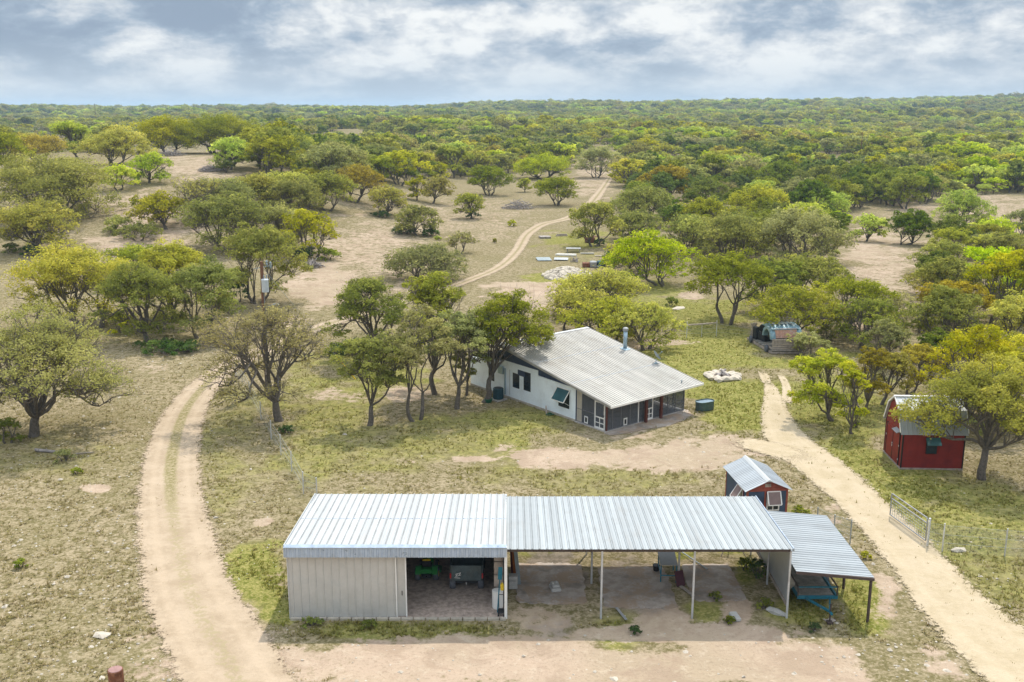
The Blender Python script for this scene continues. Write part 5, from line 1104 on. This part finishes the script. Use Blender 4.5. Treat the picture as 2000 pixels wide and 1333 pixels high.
    # ---- leaves
    area = 2.6*R*(R+.6*H)*dens/leaf**2*4.4
    wgt = clR**2; wgt = wgt*np.where(g.random(len(wgt)) < .16, .12, g.uniform(.55, 1.3, len(wgt))); npc = np.maximum(6, (area*.74*wgt/wgt.sum()).astype(int))
    cid = np.repeat(np.arange(len(clC)), npc); n = len(cid)
    d = g.normal(0, 1, (n, 3)); d /= np.linalg.norm(d, axis=1)[:, None]; d[:, 2] = np.where(d[:, 2] < -.35, -d[:, 2], d[:, 2])
    rad = clR[cid]*g.uniform(.25, 1.12, n)**.6; rad *= 1+.25*(g.random(n) < .15)
    pos = clC[cid]+d*rad[:, None]*np.array((1, 1, .72)); nrm = d*.55+clD[cid]*.45+np.array((0, 0, .45))+g.normal(0, .42, (n, 3)); nrm /= np.linalg.norm(nrm, axis=1)[:, None]
    t1 = np.cross(nrm, g.normal(0, 1, (n, 3))); t1 /= np.linalg.norm(t1, axis=1)[:, None]; t2 = np.cross(nrm, t1)
    L = (leaf*g.uniform(.6, 1.35, n))[:, None]; Wd = L*g.uniform(.30, .5, n)[:, None]
    LV = np.stack((pos-t1*L*.6, pos+t2*Wd-nrm*L*.08, pos+t1*L*.6, pos-t2*Wd-nrm*L*.08), 1).reshape(-1, 3)
    LF = np.arange(n*4).reshape(n, 4)
    ct = g.random(len(clC)); lt = np.array([g.normal(0, .10) for _ in lobes])[np.array(clL)]
    ti = np.clip(ct[cid]*.42+g.random(n)*.5+lt[cid]+.04, 0, 1)
    return (np.array(V), F), (LV, LF, np.repeat(ti, 4))
def tree_obj(name, label, loc, rz, wood, leaves, lm, group=None, cat='tree', scale=None):
    t = thing(name, label, cat, loc, rz, group)
    mesh_obj('trunk', wood[0], wood[1], M['bark'], t, smooth=True)
    mesh_obj('crown', leaves[0], leaves[1], M[lm], t, attrs=dict(tint=leaves[2]))
    if scale: t.scale = scale
    return t
# style: leaf material, density, bareness, crown base
STY = {'spg': ('leaf_grey', .80, .8, .22), 'sph': ('leaf_grey', .95, .8, .34), 'brh': ('leaf_brown', .75, .9, .36), 'grh': ('leaf_olive', 1.05, .5, .42), 'olh': ('leaf_olive', 1.05, .4, .32), 'ylh': ('leaf_yellow', 1.1, .2, .36),
       'yel': ('leaf_yellow', 1.3, 0, .17), 'oli': ('leaf_olive', 1.25, 0, .17), 'grn': ('leaf_green', 1.3, 0, .20), 'gry': ('leaf_grey', 1.15, .3, .15), 'spa': ('leaf_olive', .95, .6, .24), 'bro': ('leaf_brown', .40, .9, .28),
       'ora': ('leaf_orange', 1.0, .1, .26), 'lim': ('leaf_lime', 1.25, 0, .16), 'ced': ('leaf_cedar', 1.35, 0, .06), 'big': ('leaf_grey', 1.25, 0, .05), 'yba': ('leaf_yellow', .95, .4, .22)}
HAND = [
 (430, 425, 365, 505, 345, 'gry', 2, 'broad olive-grey oak between the slope oak and the orange-tinted ones'),
 (505, 410, 440, 565, 338, 'yel', 2, 'yellow oak crown in the middle of the left slope belt'),
 (640, 412, 585, 695, 330, 'oli', 2, 'olive oak left of the orange-tinted oak on the wood edge'),
 (560, 480, 478, 612, 398, 'gry', 2, 'grey-olive oak left behind the thin yellow oak with bushes'),
 (-5, 345, -70, 62, 252, 'oli', 3, 'olive oak thicket at the far left edge of the slope'),
 (75, 318, 15, 135, 258, 'ora', 2, 'brown-tinted oak thicket on the far left slope'),
 (255, 560, 200, 330, 470, 'oli', 2, 'olive oak behind the row above the track'),
 (1500, 610, 1440, 1580, 500, 'grn', 2, 'green oak between the two large round ones on the lawn edge'),
 (1720, 720, 1680, 1780, 620, 'gry', 2, 'grey oak on the pale slope behind the orange oaks'),
  # trunk foot x,y; crown left,right,top (pixels of the photograph); style; trunks; label
 (65, 852, -70, 255, 604, 'spg', 1, 'big grey-green oak at the left edge with a thick mossy trunk'),
 (547, 822, 392, 662, 594, 'bro', 1, 'half-bare forked oak standing in front of the power pole'),
 (722, 830, 652, 815, 635, 'sph', 1, 'slender leaning oak nearest the shed roof, left of the house group'),
 (738, 705, 638, 815, 538, 'olh', 1, 'tall oak with flat layered crown at the left of the house group'),
 (816, 822, 740, 892, 600, 'brh', 2, 'brownish forked oak in the middle of the house group'),
 (850, 770, 770, 926, 526, 'olh', 1, 'dense olive oak behind the brownish forked one near the house'),
 (893, 798, 830, 976, 590, 'sph', 1, 'straight thin-leaved oak left of the cooling unit'),
 (945, 785, 900, 1082, 566, 'grh', 1, 'green oak leaning over the house roof corner'),
 (912, 772, 880, 950, 640, 'sph', 1, 'small crooked oak at the back left corner of the house'),
 (185, 640, 36, 276, 474, 'yel', 2, 'wide yellow-green oak leftmost in the row above the track'),
 (288, 668, 190, 364, 514, 'oli', 1, 'oak with ivy-clad trunk in the row above the track'),
 (340, 628, 250, 430, 466, 'yel', 1, 'yellow-green oak with a single straight trunk in the row above the track'),
 (395, 660, 320, 484, 502, 'oli', 2, 'twin-trunk oak at the right end of the row above the track'),
 (500, 592, 425, 602, 438, 'oli', 3, 'tall many-stemmed oak behind the transformer pole'),
 (110, 428, -40, 228, 298, 'big', 3, 'huge rounded grey-green oak thicket at the left edge'),
 (72, 492, -8, 162, 392, 'yel', 1, 'bright yellow-green spreading oak below the huge thicket'),
 (325, 448, 256, 372, 372, 'yel', 1, 'small open oak alone on the pale slope'),
 (385, 440, 335, 450, 340, 'bro', 2, 'bare grey oak right of the small slope oak'),
 (450, 490, 350, 535, 372, 'gry', 2, 'wide olive oak leaning left above the transformer pole'),
 (612, 502, 540, 668, 408, 'yba', 2, 'thin yellow oak with dark bushes at its foot by the pale meadow'),
 (232, 372, 194, 268, 320, 'lim', 2, 'small lime-green oak on the left slope'),
 (292, 358, 250, 338, 294, 'lim', 1, 'rounded lime-green oak right of the small lime one'),
 (450, 332, 408, 506, 268, 'lim', 1, 'umbrella-shaped bright oak on the crest of the left slope'),
 (442, 338, 420, 466, 310, 'ced', 1, 'dark green cedar bush under the umbrella-shaped oak'),
 (155, 312, 90, 182, 232, 'lim', 1, 'tall open lime-green oak at the upper left of the slope'),
 (222, 322, 165, 300, 246, 'yel', 3, 'broad clump of yellow-green oak right of the tall open one'),
 (330, 300, 255, 400, 225, 'yel', 3, 'dark yellow oak thicket on the left skyline hill'),
 (420, 300, 340, 520, 222, 'oli', 3, 'olive oak thicket on the left skyline hill'),
 (545, 400, 470, 640, 332, 'yel', 2, 'wide yellow-green oak at the left end of the meadow wood edge'),
 (575, 435, 515, 642, 350, 'oli', 2, 'olive oak below the wide yellow-green one at the meadow edge'),
 (690, 395, 640, 760, 322, 'ora', 2, 'orange-tinted oak on the meadow wood edge'),
 (757, 422, 716, 802, 360, 'yba', 1, 'light thin oak with dark skirt at the meadow top'),
 (820, 460, 766, 868, 398, 'gry', 2, 'olive umbrella oak alone in the meadow with a bush skirt'),
 (845, 398, 822, 890, 343, 'ora', 1, 'rust-orange oak behind the meadow'),
 (815, 392, 788, 840, 345, 'yel', 1, 'small yellow-green oak left of the rust-orange one'),
 (922, 428, 884, 952, 372, 'yba', 1, 'pale thin oak in the upper meadow left of the brush pile'),
 (955, 382, 908, 1002, 322, 'grn', 3, 'dark green oak clump above the brush pile'),
 (1025, 376, 1008, 1042, 345, 'yel', 1, 'tiny yellow oak right of the dark green clump'),
 (1088, 402, 1040, 1132, 340, 'grn', 3, 'dark green oak pair beside the track at the meadow top'),
 (1060, 350, 995, 1125, 300, 'lim', 2, 'light green broad oak behind the dark pair'),
 (1165, 348, 1120, 1212, 285, 'gry', 4, 'many-stemmed olive oak grove at the far end of the track'),
 (898, 496, 866, 932, 450, 'bro', 2, 'small bare brown oak on the pale meadow'),
 (825, 548, 748, 920, 476, 'gry', 3, 'low wide olive oak in the meadow behind the house group'),
 (1160, 482, 1105, 1218, 393, 'oli', 2, 'olive oak standing over the junk yard'),
 (1150, 612, 1072, 1268, 522, 'yba', 2, 'yellow thin oak in front of the rock pile'),
 (1110, 650, 1060, 1198, 562, 'yba', 2, 'thin branching oak behind the high end of the house roof'),
 (1190, 668, 1100, 1268, 582, 'yba', 2, 'yellow open oak behind the middle of the house roof'),
 (1262, 682, 1182, 1335, 590, 'yba', 2, 'spreading yellow oak right of the flue pipe'),
 (1290, 558, 1180, 1342, 452, 'lim', 3, 'lime-yellow oak group with several trunks beyond the lawn'),
 (1240, 530, 1178, 1290, 465, 'yel', 2, 'yellow-green oak left behind the lime-yellow group'),
 (1420, 632, 1325, 1512, 488, 'grh', 3, 'large green oak with dark stems at the edge of the lawn'),
 (1570, 600, 1490, 1660, 492, 'grh', 2, 'large round green oak behind the truck body'),
 (1650, 650, 1585, 1742, 535, 'oli', 2, 'olive oak right of the large green ones'),
 (1535, 668, 1450, 1645, 556, 'olh', 3, 'low grey-olive oak overhanging the old wooden trailer'),
 (1680, 682, 1625, 1760, 580, 'spa', 1, 'open oak with a dark forked trunk right of the trailer'),
 (1625, 822, 1532, 1672, 684, 'lim', 1, 'bright yellow-green leaning oak beside the drive'),
 (1665, 848, 1620, 1692, 705, 'yel', 1, 'bent oak right of the bright leaning one'),
 (1690, 808, 1655, 1742, 678, 'ora', 1, 'crooked thin oak with orange leaves left of the red barn'),
 (1722, 790, 1700, 1790, 680, 'ora', 1, 'curved-trunk orange oak directly behind the red barn roof'),
 (1775, 772, 1735, 1842, 668, 'ora', 2, 'rust-orange oak further behind the red barn'),
 (1918, 935, 1790, 2050, 700, 'ylh', 1, 'big yellow-green oak in front of the red barn'),
 (1900, 800, 1800, 2010, 640, 'yel', 2, 'broad yellow-green oak behind the barn at the right'),
 (1990, 830, 1925, 2110, 660, 'yel', 2, 'yellow-green oak at the right edge above the barn'),
 (1840, 700, 1765, 1925, 560, 'oli', 2, 'olive oak on the right slope left of the bare patch'),
 (1985, 700, 1915, 2090, 572, 'yel', 2, 'bright oak at the right edge on the slope'),
 (1850, 610, 1788, 1925, 500, 'oli', 2, 'olive oak below the right clearing'),
 (1940, 630, 1890, 2060, 480, 'yel', 2, 'large yellowish oak at the right edge below the lime oaks'),
 (1430, 510, 1345, 1510, 412, 'big', 3, 'left half of the large grey-green oak thicket at centre right'),
 (1560, 512, 1470, 1645, 402, 'big', 3, 'right half of the large grey-green oak thicket at centre right'),
 (1580, 450, 1508, 1632, 395, 'lim', 3, 'yellow rounded oak rising behind the grey-green thicket'),
 (1692, 472, 1660, 1738, 418, 'lim', 1, 'leaning bright lime oak alone in the right clearing'),
 (1765, 478, 1722, 1835, 408, 'ced', 2, 'dark cedar right of the leaning lime oak'),
 (1850, 490, 1805, 1905, 420, 'ced', 2, 'dark cedar in front of the tall lime oak on the right'),
 (1880, 448, 1822, 1935, 372, 'lim', 2, 'tall lime oak among dark cedars on the right'),
 (1945, 478, 1890, 1988, 425, 'lim', 2, 'pale lime oak at the far right below the clearing'),
 (1830, 550, 1780, 1880, 490, 'ced', 1, 'dark cedar at the lower edge of the right clearing'),
 (1620, 425, 1565, 1660, 370, 'lim', 2, 'bright green pair of oak crowns above the thicket'),
 (1480, 435, 1420, 1545, 360, 'yel', 2, 'yellow-green oak left of the bright green pair'),
 (1370, 450, 1310, 1430, 385, 'oli', 2, 'olive oak above the lime-yellow group'),
 (1260, 430, 1190, 1320, 362, 'oli', 2, 'olive oak right of the track behind the junk yard oak'),
 (1220, 470, 1180, 1290, 405, 'gry', 2, 'grey-olive oak right behind the junk yard oak'),
 (1335, 500, 1290, 1395, 420, 'gry', 2, 'grey-olive oak left of the large thicket'),
]
HP = []
for i, (bx, by, xl, xr, yt, sty, ntr, lab) in enumerate(HAND):
    b = P(bx, by); s = ppm(b); lm, dens, bare, cb = STY[sty]
    R = max(1.2, (xr-xl)/2/s*1.0); H = max(2., height_px(b, yt)*1.0)
    # the crown is seen from above: its near side hangs below its far top, so the top is a little lower than the skyline reading
    H = H*1.0; offx = ((xl+xr)/2-bx)/s
    name = 'cedar_tree' if sty == 'ced' else 'oak_tree'
    lf = min(.28, max(.11, 2.3/s*1.55))
    nl = 8 if R < 3 else (11 if R < 5 else 15)
    wood, lv = gen_tree(100+i, R, H, (offx, 0), ntr, cb, nl, 11, dens, lf, .62 if sty not in ('ced', 'big') else .7, 'cedar' if sty == 'ced' else 'oak', bare)
    tree_obj(name, lab, b, 0, wood, lv, lm); HP.append((b.x+offx*.5, b.y, R))
# a short understorey: dark bushes at the feet of trees and on the meadow
SHR = [(1398, 1172, 26, 16, 'leaf_green', 'small weeds between the concrete pads right of the middle post'), (1492, 1188, 34, 18, 'leaf_green', 'low weeds in front of the carport side wall'), (1425, 1218, 24, 14, 'leaf_green', 'small weed clump on the soil left of the grey oblong block'), (1240, 1238, 24, 12, 'leaf_dark', 'dark weed clump on the soil before the second carport post'), (1590, 1232, 28, 14, 'leaf_dark', 'dark weeds before the trailer tongue'), (1632, 1048, 22, 12, 'leaf_green', 'weeds on the bank behind the lean-to roof'), (1690, 1090, 20, 12, 'leaf_yellow', 'yellow weeds between lean-to and drive'), (610, 1222, 40, 12, 'leaf_green', 'low weeds along the foot of the shed front wall'), (720, 1226, 34, 10, 'leaf_green', 'low weeds under the sliding door edge of the shed'), (1560, 1006, 40, 16, 'leaf_olive', 'scruffy weeds at the right foot of the navy shed'),
       (790, 457, 60, 16, 'leaf_dark', 'dark bush skirt left of the meadow umbrella oak'), (838, 462, 46, 16, 'leaf_dark', 'dark bush skirt right of the meadow umbrella oak'), (745, 425, 38, 14, 'leaf_dark', 'dark bush at the foot of the light thin oak'), (922, 428, 30, 16, 'leaf_dark', 'dark bush at the foot of the pale thin oak'),
       (1000, 443, 20, 13, 'leaf_yellow', 'yellow-green bush on the bare upper meadow'), (966, 475, 9, 9, 'leaf_yellow', 'tiny yellow bush beside the track in the meadow'), (855, 469, 16, 8, 'leaf_lime', 'tiny lime shoots right of the meadow oak'), (590, 505, 50, 22, 'leaf_dark', 'dark bush left of the thin yellow oak foot'), (640, 508, 56, 24, 'leaf_green', 'green bush right of the thin yellow oak foot'), (605, 497, 26, 16, 'leaf_dark', 'dark low bush under the thin yellow oak'),
       (60, 500, 44, 22, 'leaf_dark', 'dark bush under the bright spreading oak'), (20, 495, 40, 20, 'leaf_green', 'green bush at the left edge under the spreading oak'), (15, 865, 70, 50, 'leaf_green', 'dark green shrub at the left edge behind the big oak trunk'), (125, 900, 46, 22, 'leaf_grey', 'low grey-green shrub right of the grey log'), (240, 650, 60, 40, 'leaf_yellow', 'yellow weedy shrub under the row of oaks'), (235, 452, 80, 30, 'leaf_grey', 'grey scrub left of the small slope oak'), (270, 470, 90, 36, 'leaf_grey', 'wide grey scrub on the slope above the oak row'),
       (465, 590, 46, 40, 'leaf_dark', 'dark bush left of the many-stemmed oak'), (1170, 480, 26, 14, 'leaf_dark', 'dark blue-green bush under the junk yard oak'), (1190, 520, 36, 30, 'leaf_dark', 'dark bush right of the scrap heap'), (1575, 700, 100, 50, 'leaf_grey', 'grey-green thorny bush in front of the truck body'), (1672, 835, 20, 34, 'leaf_lime', 'small lime sapling at the bent oak foot'), (1310, 598, 26, 18, 'leaf_green', 'small green bush on the far lawn'), (1480, 1128, 46, 34, 'leaf_dark', 'leafy green weeds by the carport side wall'), (1455, 1112, 40, 22, 'leaf_green', 'green weeds left of the leafy clump under the carport'),
       (40, 1108, 30, 16, 'leaf_green', 'small green weed clump on the stony ground'), (150, 925, 20, 10, 'leaf_green', 'tiny green weed below the big left oak'), (560, 845, 30, 14, 'leaf_dark', 'green weeds at the fence near the forked oak'), (1630, 500, 22, 12, 'leaf_grey', 'grey bush at the edge of the right clearing'), (1665, 463, 20, 12, 'leaf_green', 'green bush under the leaning lime oak'), (700, 690, 120, 24, 'leaf_dark', 'low dark brush behind the yellow guy guard'), (660, 690, 70, 20, 'leaf_green', 'low green brush left of the yellow guy guard'), (330, 690, 130, 26, 'leaf_dark', 'low dark scrub beside the track bend'), (1890, 690, 80, 40, 'leaf_grey', 'grey brush on the right slope'), (1745, 655, 60, 40, 'leaf_grey', 'grey-green scrub on the pale slope right of the open oak'), (1800, 650, 60, 34, 'leaf_olive', 'olive scrub on the right slope'), (1610, 665, 50, 34, 'leaf_olive', 'olive scrub behind the thorny bush'), (1850, 540, 60, 30, 'leaf_green', 'green scrub below the right clearing')]
for i, (bx, by, wd, ht, lm, lab) in enumerate(SHR):
    b = P(bx, by); s = ppm(b); R = wd/2/s; H = max(.35, height_px(b, by-ht))
    wood, lv = gen_tree(500+i, R, H, (0, 0), 2, .10, 6, 8, .9, min(.22, max(.07, 3.2/s)), .6, 'bush', .1)
    tree_obj('shrub', lab, b, 0, wood, lv, lm, None, 'bush')
# brush piles: heaps of dead limbs
def brush(px, py, wd, ht, lab):
    b = P(px, py); s = ppm(b); R = wd/2/s; H = ht/s*1.2; mb = MB(); n = 130
    for k in range(n):
        a = random.uniform(0, 6.283); r = random.random()**.5; x, y = R*r*math.cos(a), R*.6*r*math.sin(a); z = H*(1-r*r)*random.random(); L = random.uniform(.4, 1.1)*R*.5; th = random.uniform(0, 6.283)
        mb.tube((x-L*math.cos(th), y-L*math.sin(th), z*.6+.05), (x+L*math.cos(th), y+L*math.sin(th), z+random.uniform(.1, .5)), .06, .025, 4)
    o = mb.build('brush_pile', M['dead_wood']); o.location = b; tag(o, lab, 'brush pile')
brush(1012, 408, 62, 18, 'long grey pile of dead branches in the upper meadow'); brush(75, 272, 60, 24, 'grey dead brush on the upper left slope'); brush(335, 305, 50, 16, 'grey dead brush under the skyline thicket'); brush(415, 335, 50, 12, 'low grey brush left of the dark cedar bush'); brush(612, 523, 34, 12, 'small pale heap of dead branches on the meadow by the yellow oak'); brush(1770, 430, 50, 14, 'grey dead brush among the right-hand cedars')

# ---- the wood beyond: nearer trees one by one, the far mass as one
VAR = []
def add_var(lm, style, seed, R, H, ntr, dens, leaf, cb, flat=.52, bare=0., nl=10, cpl=9):
    VAR.append((lm, style, gen_tree(seed, R, H, (0, 0), ntr, cb, nl, cpl, dens, leaf, flat, style, bare, sides=5)))
kinds = [('leaf_olive', 'oak', 1.1, .18), ('leaf_yellow', 'oak', 1.1, .18), ('leaf_green', 'oak', 1.2, .16), ('leaf_grey', 'oak', 1.1, .14), ('leaf_brown', 'oak', .6, .30), ('leaf_lime', 'oak', 1.2, .15), ('leaf_cedar', 'cedar', 1.3, .05), ('leaf_orange', 'oak', 1.0, .2), ('leaf_olive', 'oak', 1.1, .12), ('leaf_cedar', 'cedar', 1.3, .05), ('leaf_yellow', 'oak', 1.0, .15), ('leaf_grey', 'oak', 1.0, .15)]
for i, (lm, st, dn, cb) in enumerate(kinds): add_var(lm, st, 900+i, 4.2 if st == 'oak' else 2.9, 5.9 if st == 'oak' else 5.2, 2+i % 2, dn, .22, cb, .62, .1 if lm != 'leaf_brown' else .6)
KN = {'leaf_olive': 'olive oak', 'leaf_yellow': 'yellow-green oak', 'leaf_green': 'dark green oak', 'leaf_grey': 'grey-green oak', 'leaf_brown': 'thin brownish oak', 'leaf_lime': 'bright lime-green oak', 'leaf_cedar': 'dark cedar', 'leaf_orange': 'rust-tinted oak'}
EDGE = np.array([(-400, 330), (-20, 320), (40, 285), (120, 262), (170, 300), (330, 292), (400, 275), (480, 300), (520, 345), (600, 375), (700, 372), (790, 362), (900, 352), (1010, 335), (1110, 330), (1150, 300), (1212, 365), (1240, 420), (1300, 480), (1400, 520), (1500, 515), (1630, 470), (1655, 410), (1760, 412), (1800, 405), (1870, 392), (1930, 380), (2000, 378), (2500, 385)])
HOLES = [(1650, 322, 42, 14), (1170, 345, 45, 62), (1198, 312, 12, 40), (1905, 342, 34, 10), (130, 290, 40, 18), (560, 330, 0, 0), (780, 300, 24, 6), (960, 262, 16, 4)]
sc = []; gp = np.random.default_rng(21)
def zone_pick(px, py, X=0., Y=0.):
    n = float(np.clip(.5+1.15*fbm(np.array(X/46.+11), np.array(Y/60.+5))+gp.normal(0, .22), 0, .999)) if gp.random() < .8 else gp.random()
    order = [6, 9, 2, 11, 0, 3, 8, 4, 7, 10, 1, 5]      # from dark cedar to lime oak
    if px > 1180 and 300 < py < 430: w = [.18, .15, .13, .05, .10, .06, .03, .03, .02, .06, .07, .14]
    elif py > 235: w = [.06, .05, .11, .08, .15, .08, .06, .06, .03, .12, .13, .11]
    else: w = [.10, .09, .13, .07, .11, .07, .04, .05, .01, .11, .11, .15]
    return order[int(np.searchsorted(np.cumsum(w)/sum(w), n))]
y = 55.0; cell = 6.3
while y < 3300:
    cell = 6.6 if y < 300 else (7.6 if y < 800 else (9.5 if y < 1400 else 13.))
    for x in np.arange(-.64*y-8, .64*y+8, cell):
        xx = x+gp.uniform(-.42, .42)*cell; yy = y+gp.uniform(-.42, .42)*cell
        zz = Z(xx, yy); px, py = Qn(xx, yy, zz); px = float(px); py = float(py)
        low = px > 1690 and py > 440 and py < np.interp(px, [1690, 1760, 1850, 1940, 2400], [660, 715, 760, 900, 1000]) and py > np.interp(px, [1690, 1780, 1810, 1900, 2400], [680, 590, 490, 455, 440])
        if not low and py > np.interp(px, EDGE[:, 0], EDGE[:, 1]): continue
        if low and gp.random() < .45: continue
        if any(rx and ((px-cx)/rx)**2+((py-cy)/ry)**2 < 1 for cx, cy, rx, ry in HOLES): continue
        if gp.random() > (.95 if yy < 500 else .88)-.75*float(fbm(np.array(xx/60.), np.array(yy/110.)) > .36): continue
        k = zone_pick(px, py, xx, yy); s = (gp.uniform(.55, 1.0) if yy < 200 else gp.choice((.62, .8, .95, 1.1, 1.3, 1.55)))*(1 if y < 800 else (1.2 if y < 1400 else 1.65))
        if any((xx-hx)**2+(yy-hy)**2 < (hr*.55+1.2)**2 for hx, hy, hr in HP): continue
        sc.append((yy, xx, zz, k, s, gp.uniform(.8, 1.12), gp.uniform(0, 6.283), px))
    y += cell*.92
sc.sort()
NIND = 205
protos = {}
vis = [q for q in sc if -40 < q[7] < 2040]
ind = set(id(q) for q in vis[:NIND])
for q in sc:
    if id(q) not in ind: continue
    yy, xx, zz, k, s, hz_, rz, px = q
    lm, st, (wood, lv) = VAR[k]; kn = KN[lm]
    side = 'the thickets of the right-hand slope' if (px > 1690 and yy < 150) else ('the left slope behind the crest' if px < 480 else ('the wood edge above the meadow' if px < 1010 else ('the wood around the far end of the track' if px < 1260 else ('the dense wood right of the track' if px < 1640 else 'the wood behind the right clearing'))))
    lab = '%s in %s' % (kn, side); grp = '%ss in %s' % (kn, side)
    if k not in protos:
        t = tree_obj('cedar_tree' if st == 'cedar' else 'oak_tree', lab, (xx, yy, zz), rz, wood, lv, lm, grp); protos[k] = t
    else:
        t = copy_tree(protos[k]); t.location = (xx, yy, zz); t.rotation_euler = (0, 0, rz); t['label'] = lab; t['group'] = grp
    t.scale = (s, s, s*hz_)
# far mass: instances of coarser crowns on points, ONE object
src = bpy.data.collections.new('woodland_sources'); fk = []
for i, (lm, st, dn, cb) in enumerate(kinds):
    wood, lv = gen_tree(1300+i, 4.2 if st == 'oak' else 2.9, 5.9 if st == 'oak' else 5.2, (0, 0), 1, cb*.7, 8, 7, dn, .42, .55, st, 0., sides=4)
    nw = len(wood[0]); V = np.concatenate((wood[0], lv[0])); F = [tuple(f) for f in wood[1]]+[tuple(int(a)+nw for a in f) for f in lv[1]]
    me_o = mesh_obj('woodland_source', V, F, M[lm], attrs=dict(tint=np.concatenate((np.zeros(nw), lv[2]))))
    me_o.data.materials.append(M['bark']); mi = np.zeros(len(F), np.int32); mi[:len(wood[1])] = 1; me_o.data.polygons.foreach_set('material_index', mi)
    COL.objects.unlink(me_o); me_o.name = 'woodland_source_%02d' % i; src.objects.link(me_o)
far = [q for q in sc if id(q) not in ind]
me = bpy.data.meshes.new('distant_woodland'); me.vertices.add(len(far)); me.vertices.foreach_set('co', np.array([(q[1], q[0], q[2]) for q in far], np.float32).ravel())
for nm_, tp, vals in (('idx', 'INT', [q[3] for q in far]), ('scl', 'FLOAT', [q[4] for q in far]), ('hgt', 'FLOAT', [q[5] for q in far]), ('rot', 'FLOAT', [q[6] for q in far])):
    at = me.attributes.new(nm_, tp, 'POINT'); at.data.foreach_set('value', vals)
wo = bpy.data.objects.new('distant_woodland', me); COL.objects.link(wo); tag(wo, 'oak and cedar woodland covering the land to the horizon', 'woodland', kind='stuff')
ng = bpy.data.node_groups.new('woodland', 'GeometryNodeTree'); ng.interface.new_socket('Geometry', in_out='INPUT', socket_type='NodeSocketGeometry'); ng.interface.new_socket('Geometry', in_out='OUTPUT', socket_type='NodeSocketGeometry')
N = ng.nodes.new; lk = ng.links.new
gi = N('NodeGroupInput'); go = N('NodeGroupOutput'); m2p = N('GeometryNodeMeshToPoints'); iop = N('GeometryNodeInstanceOnPoints'); ci = N('GeometryNodeCollectionInfo')
ci.inputs['Collection'].default_value = src; ci.inputs['Separate Children'].default_value = True; ci.inputs['Reset Children'].default_value = True
def na(name, tp):
    x = N('GeometryNodeInputNamedAttribute'); x.data_type = tp; x.inputs['Name'].default_value = name; return x.outputs['Attribute']
lk(gi.outputs[0], m2p.inputs[0]); lk(m2p.outputs[0], iop.inputs['Points']); lk(ci.outputs[0], iop.inputs['Instance']); iop.inputs['Pick Instance'].default_value = True
lk(na('idx', 'INT'), iop.inputs['Instance Index'])
cx = N('ShaderNodeCombineXYZ'); lk(na('rot', 'FLOAT'), cx.inputs[2]); e2 = N('FunctionNodeEulerToRotation'); lk(cx.outputs[0], e2.inputs[0]); lk(e2.outputs[0], iop.inputs['Rotation'])
sx_ = N('ShaderNodeCombineXYZ'); ss_ = na('scl', 'FLOAT'); mm = N('ShaderNodeMath'); mm.operation = 'MULTIPLY'; lk(ss_, mm.inputs[0]); lk(na('hgt', 'FLOAT'), mm.inputs[1])
lk(ss_, sx_.inputs[0]); lk(ss_, sx_.inputs[1]); lk(mm.outputs[0], sx_.inputs[2]); lk(sx_.outputs[0], iop.inputs['Scale']); lk(iop.outputs[0], go.inputs[0])
md = wo.modifiers.new('woodland', 'NODES'); md.node_group = ng
print('individual trees', len(HAND)+len(ind), 'far', len(far))

# ------------------------------------------------------------------ air
m = bpy.data.materials.new('haze'); m.use_nodes = True; t = NT(m.node_tree)
pvn = t.n('ShaderNodeVolumePrincipled', ins={'Color': (.58, .79, 1.0), 'Density': 0.00015, 'Anisotropy': 0.0}); o_ = t.n('ShaderNodeOutputMaterial'); t.nt.links.new(pvn.outputs[0], o_.inputs['Volume'])
hz = MB().box(-6600, 6600, -90, 9900, -6, 75).build('haze', m); tag(hz, 'thin blue air over the land', 'haze', kind='stuff')
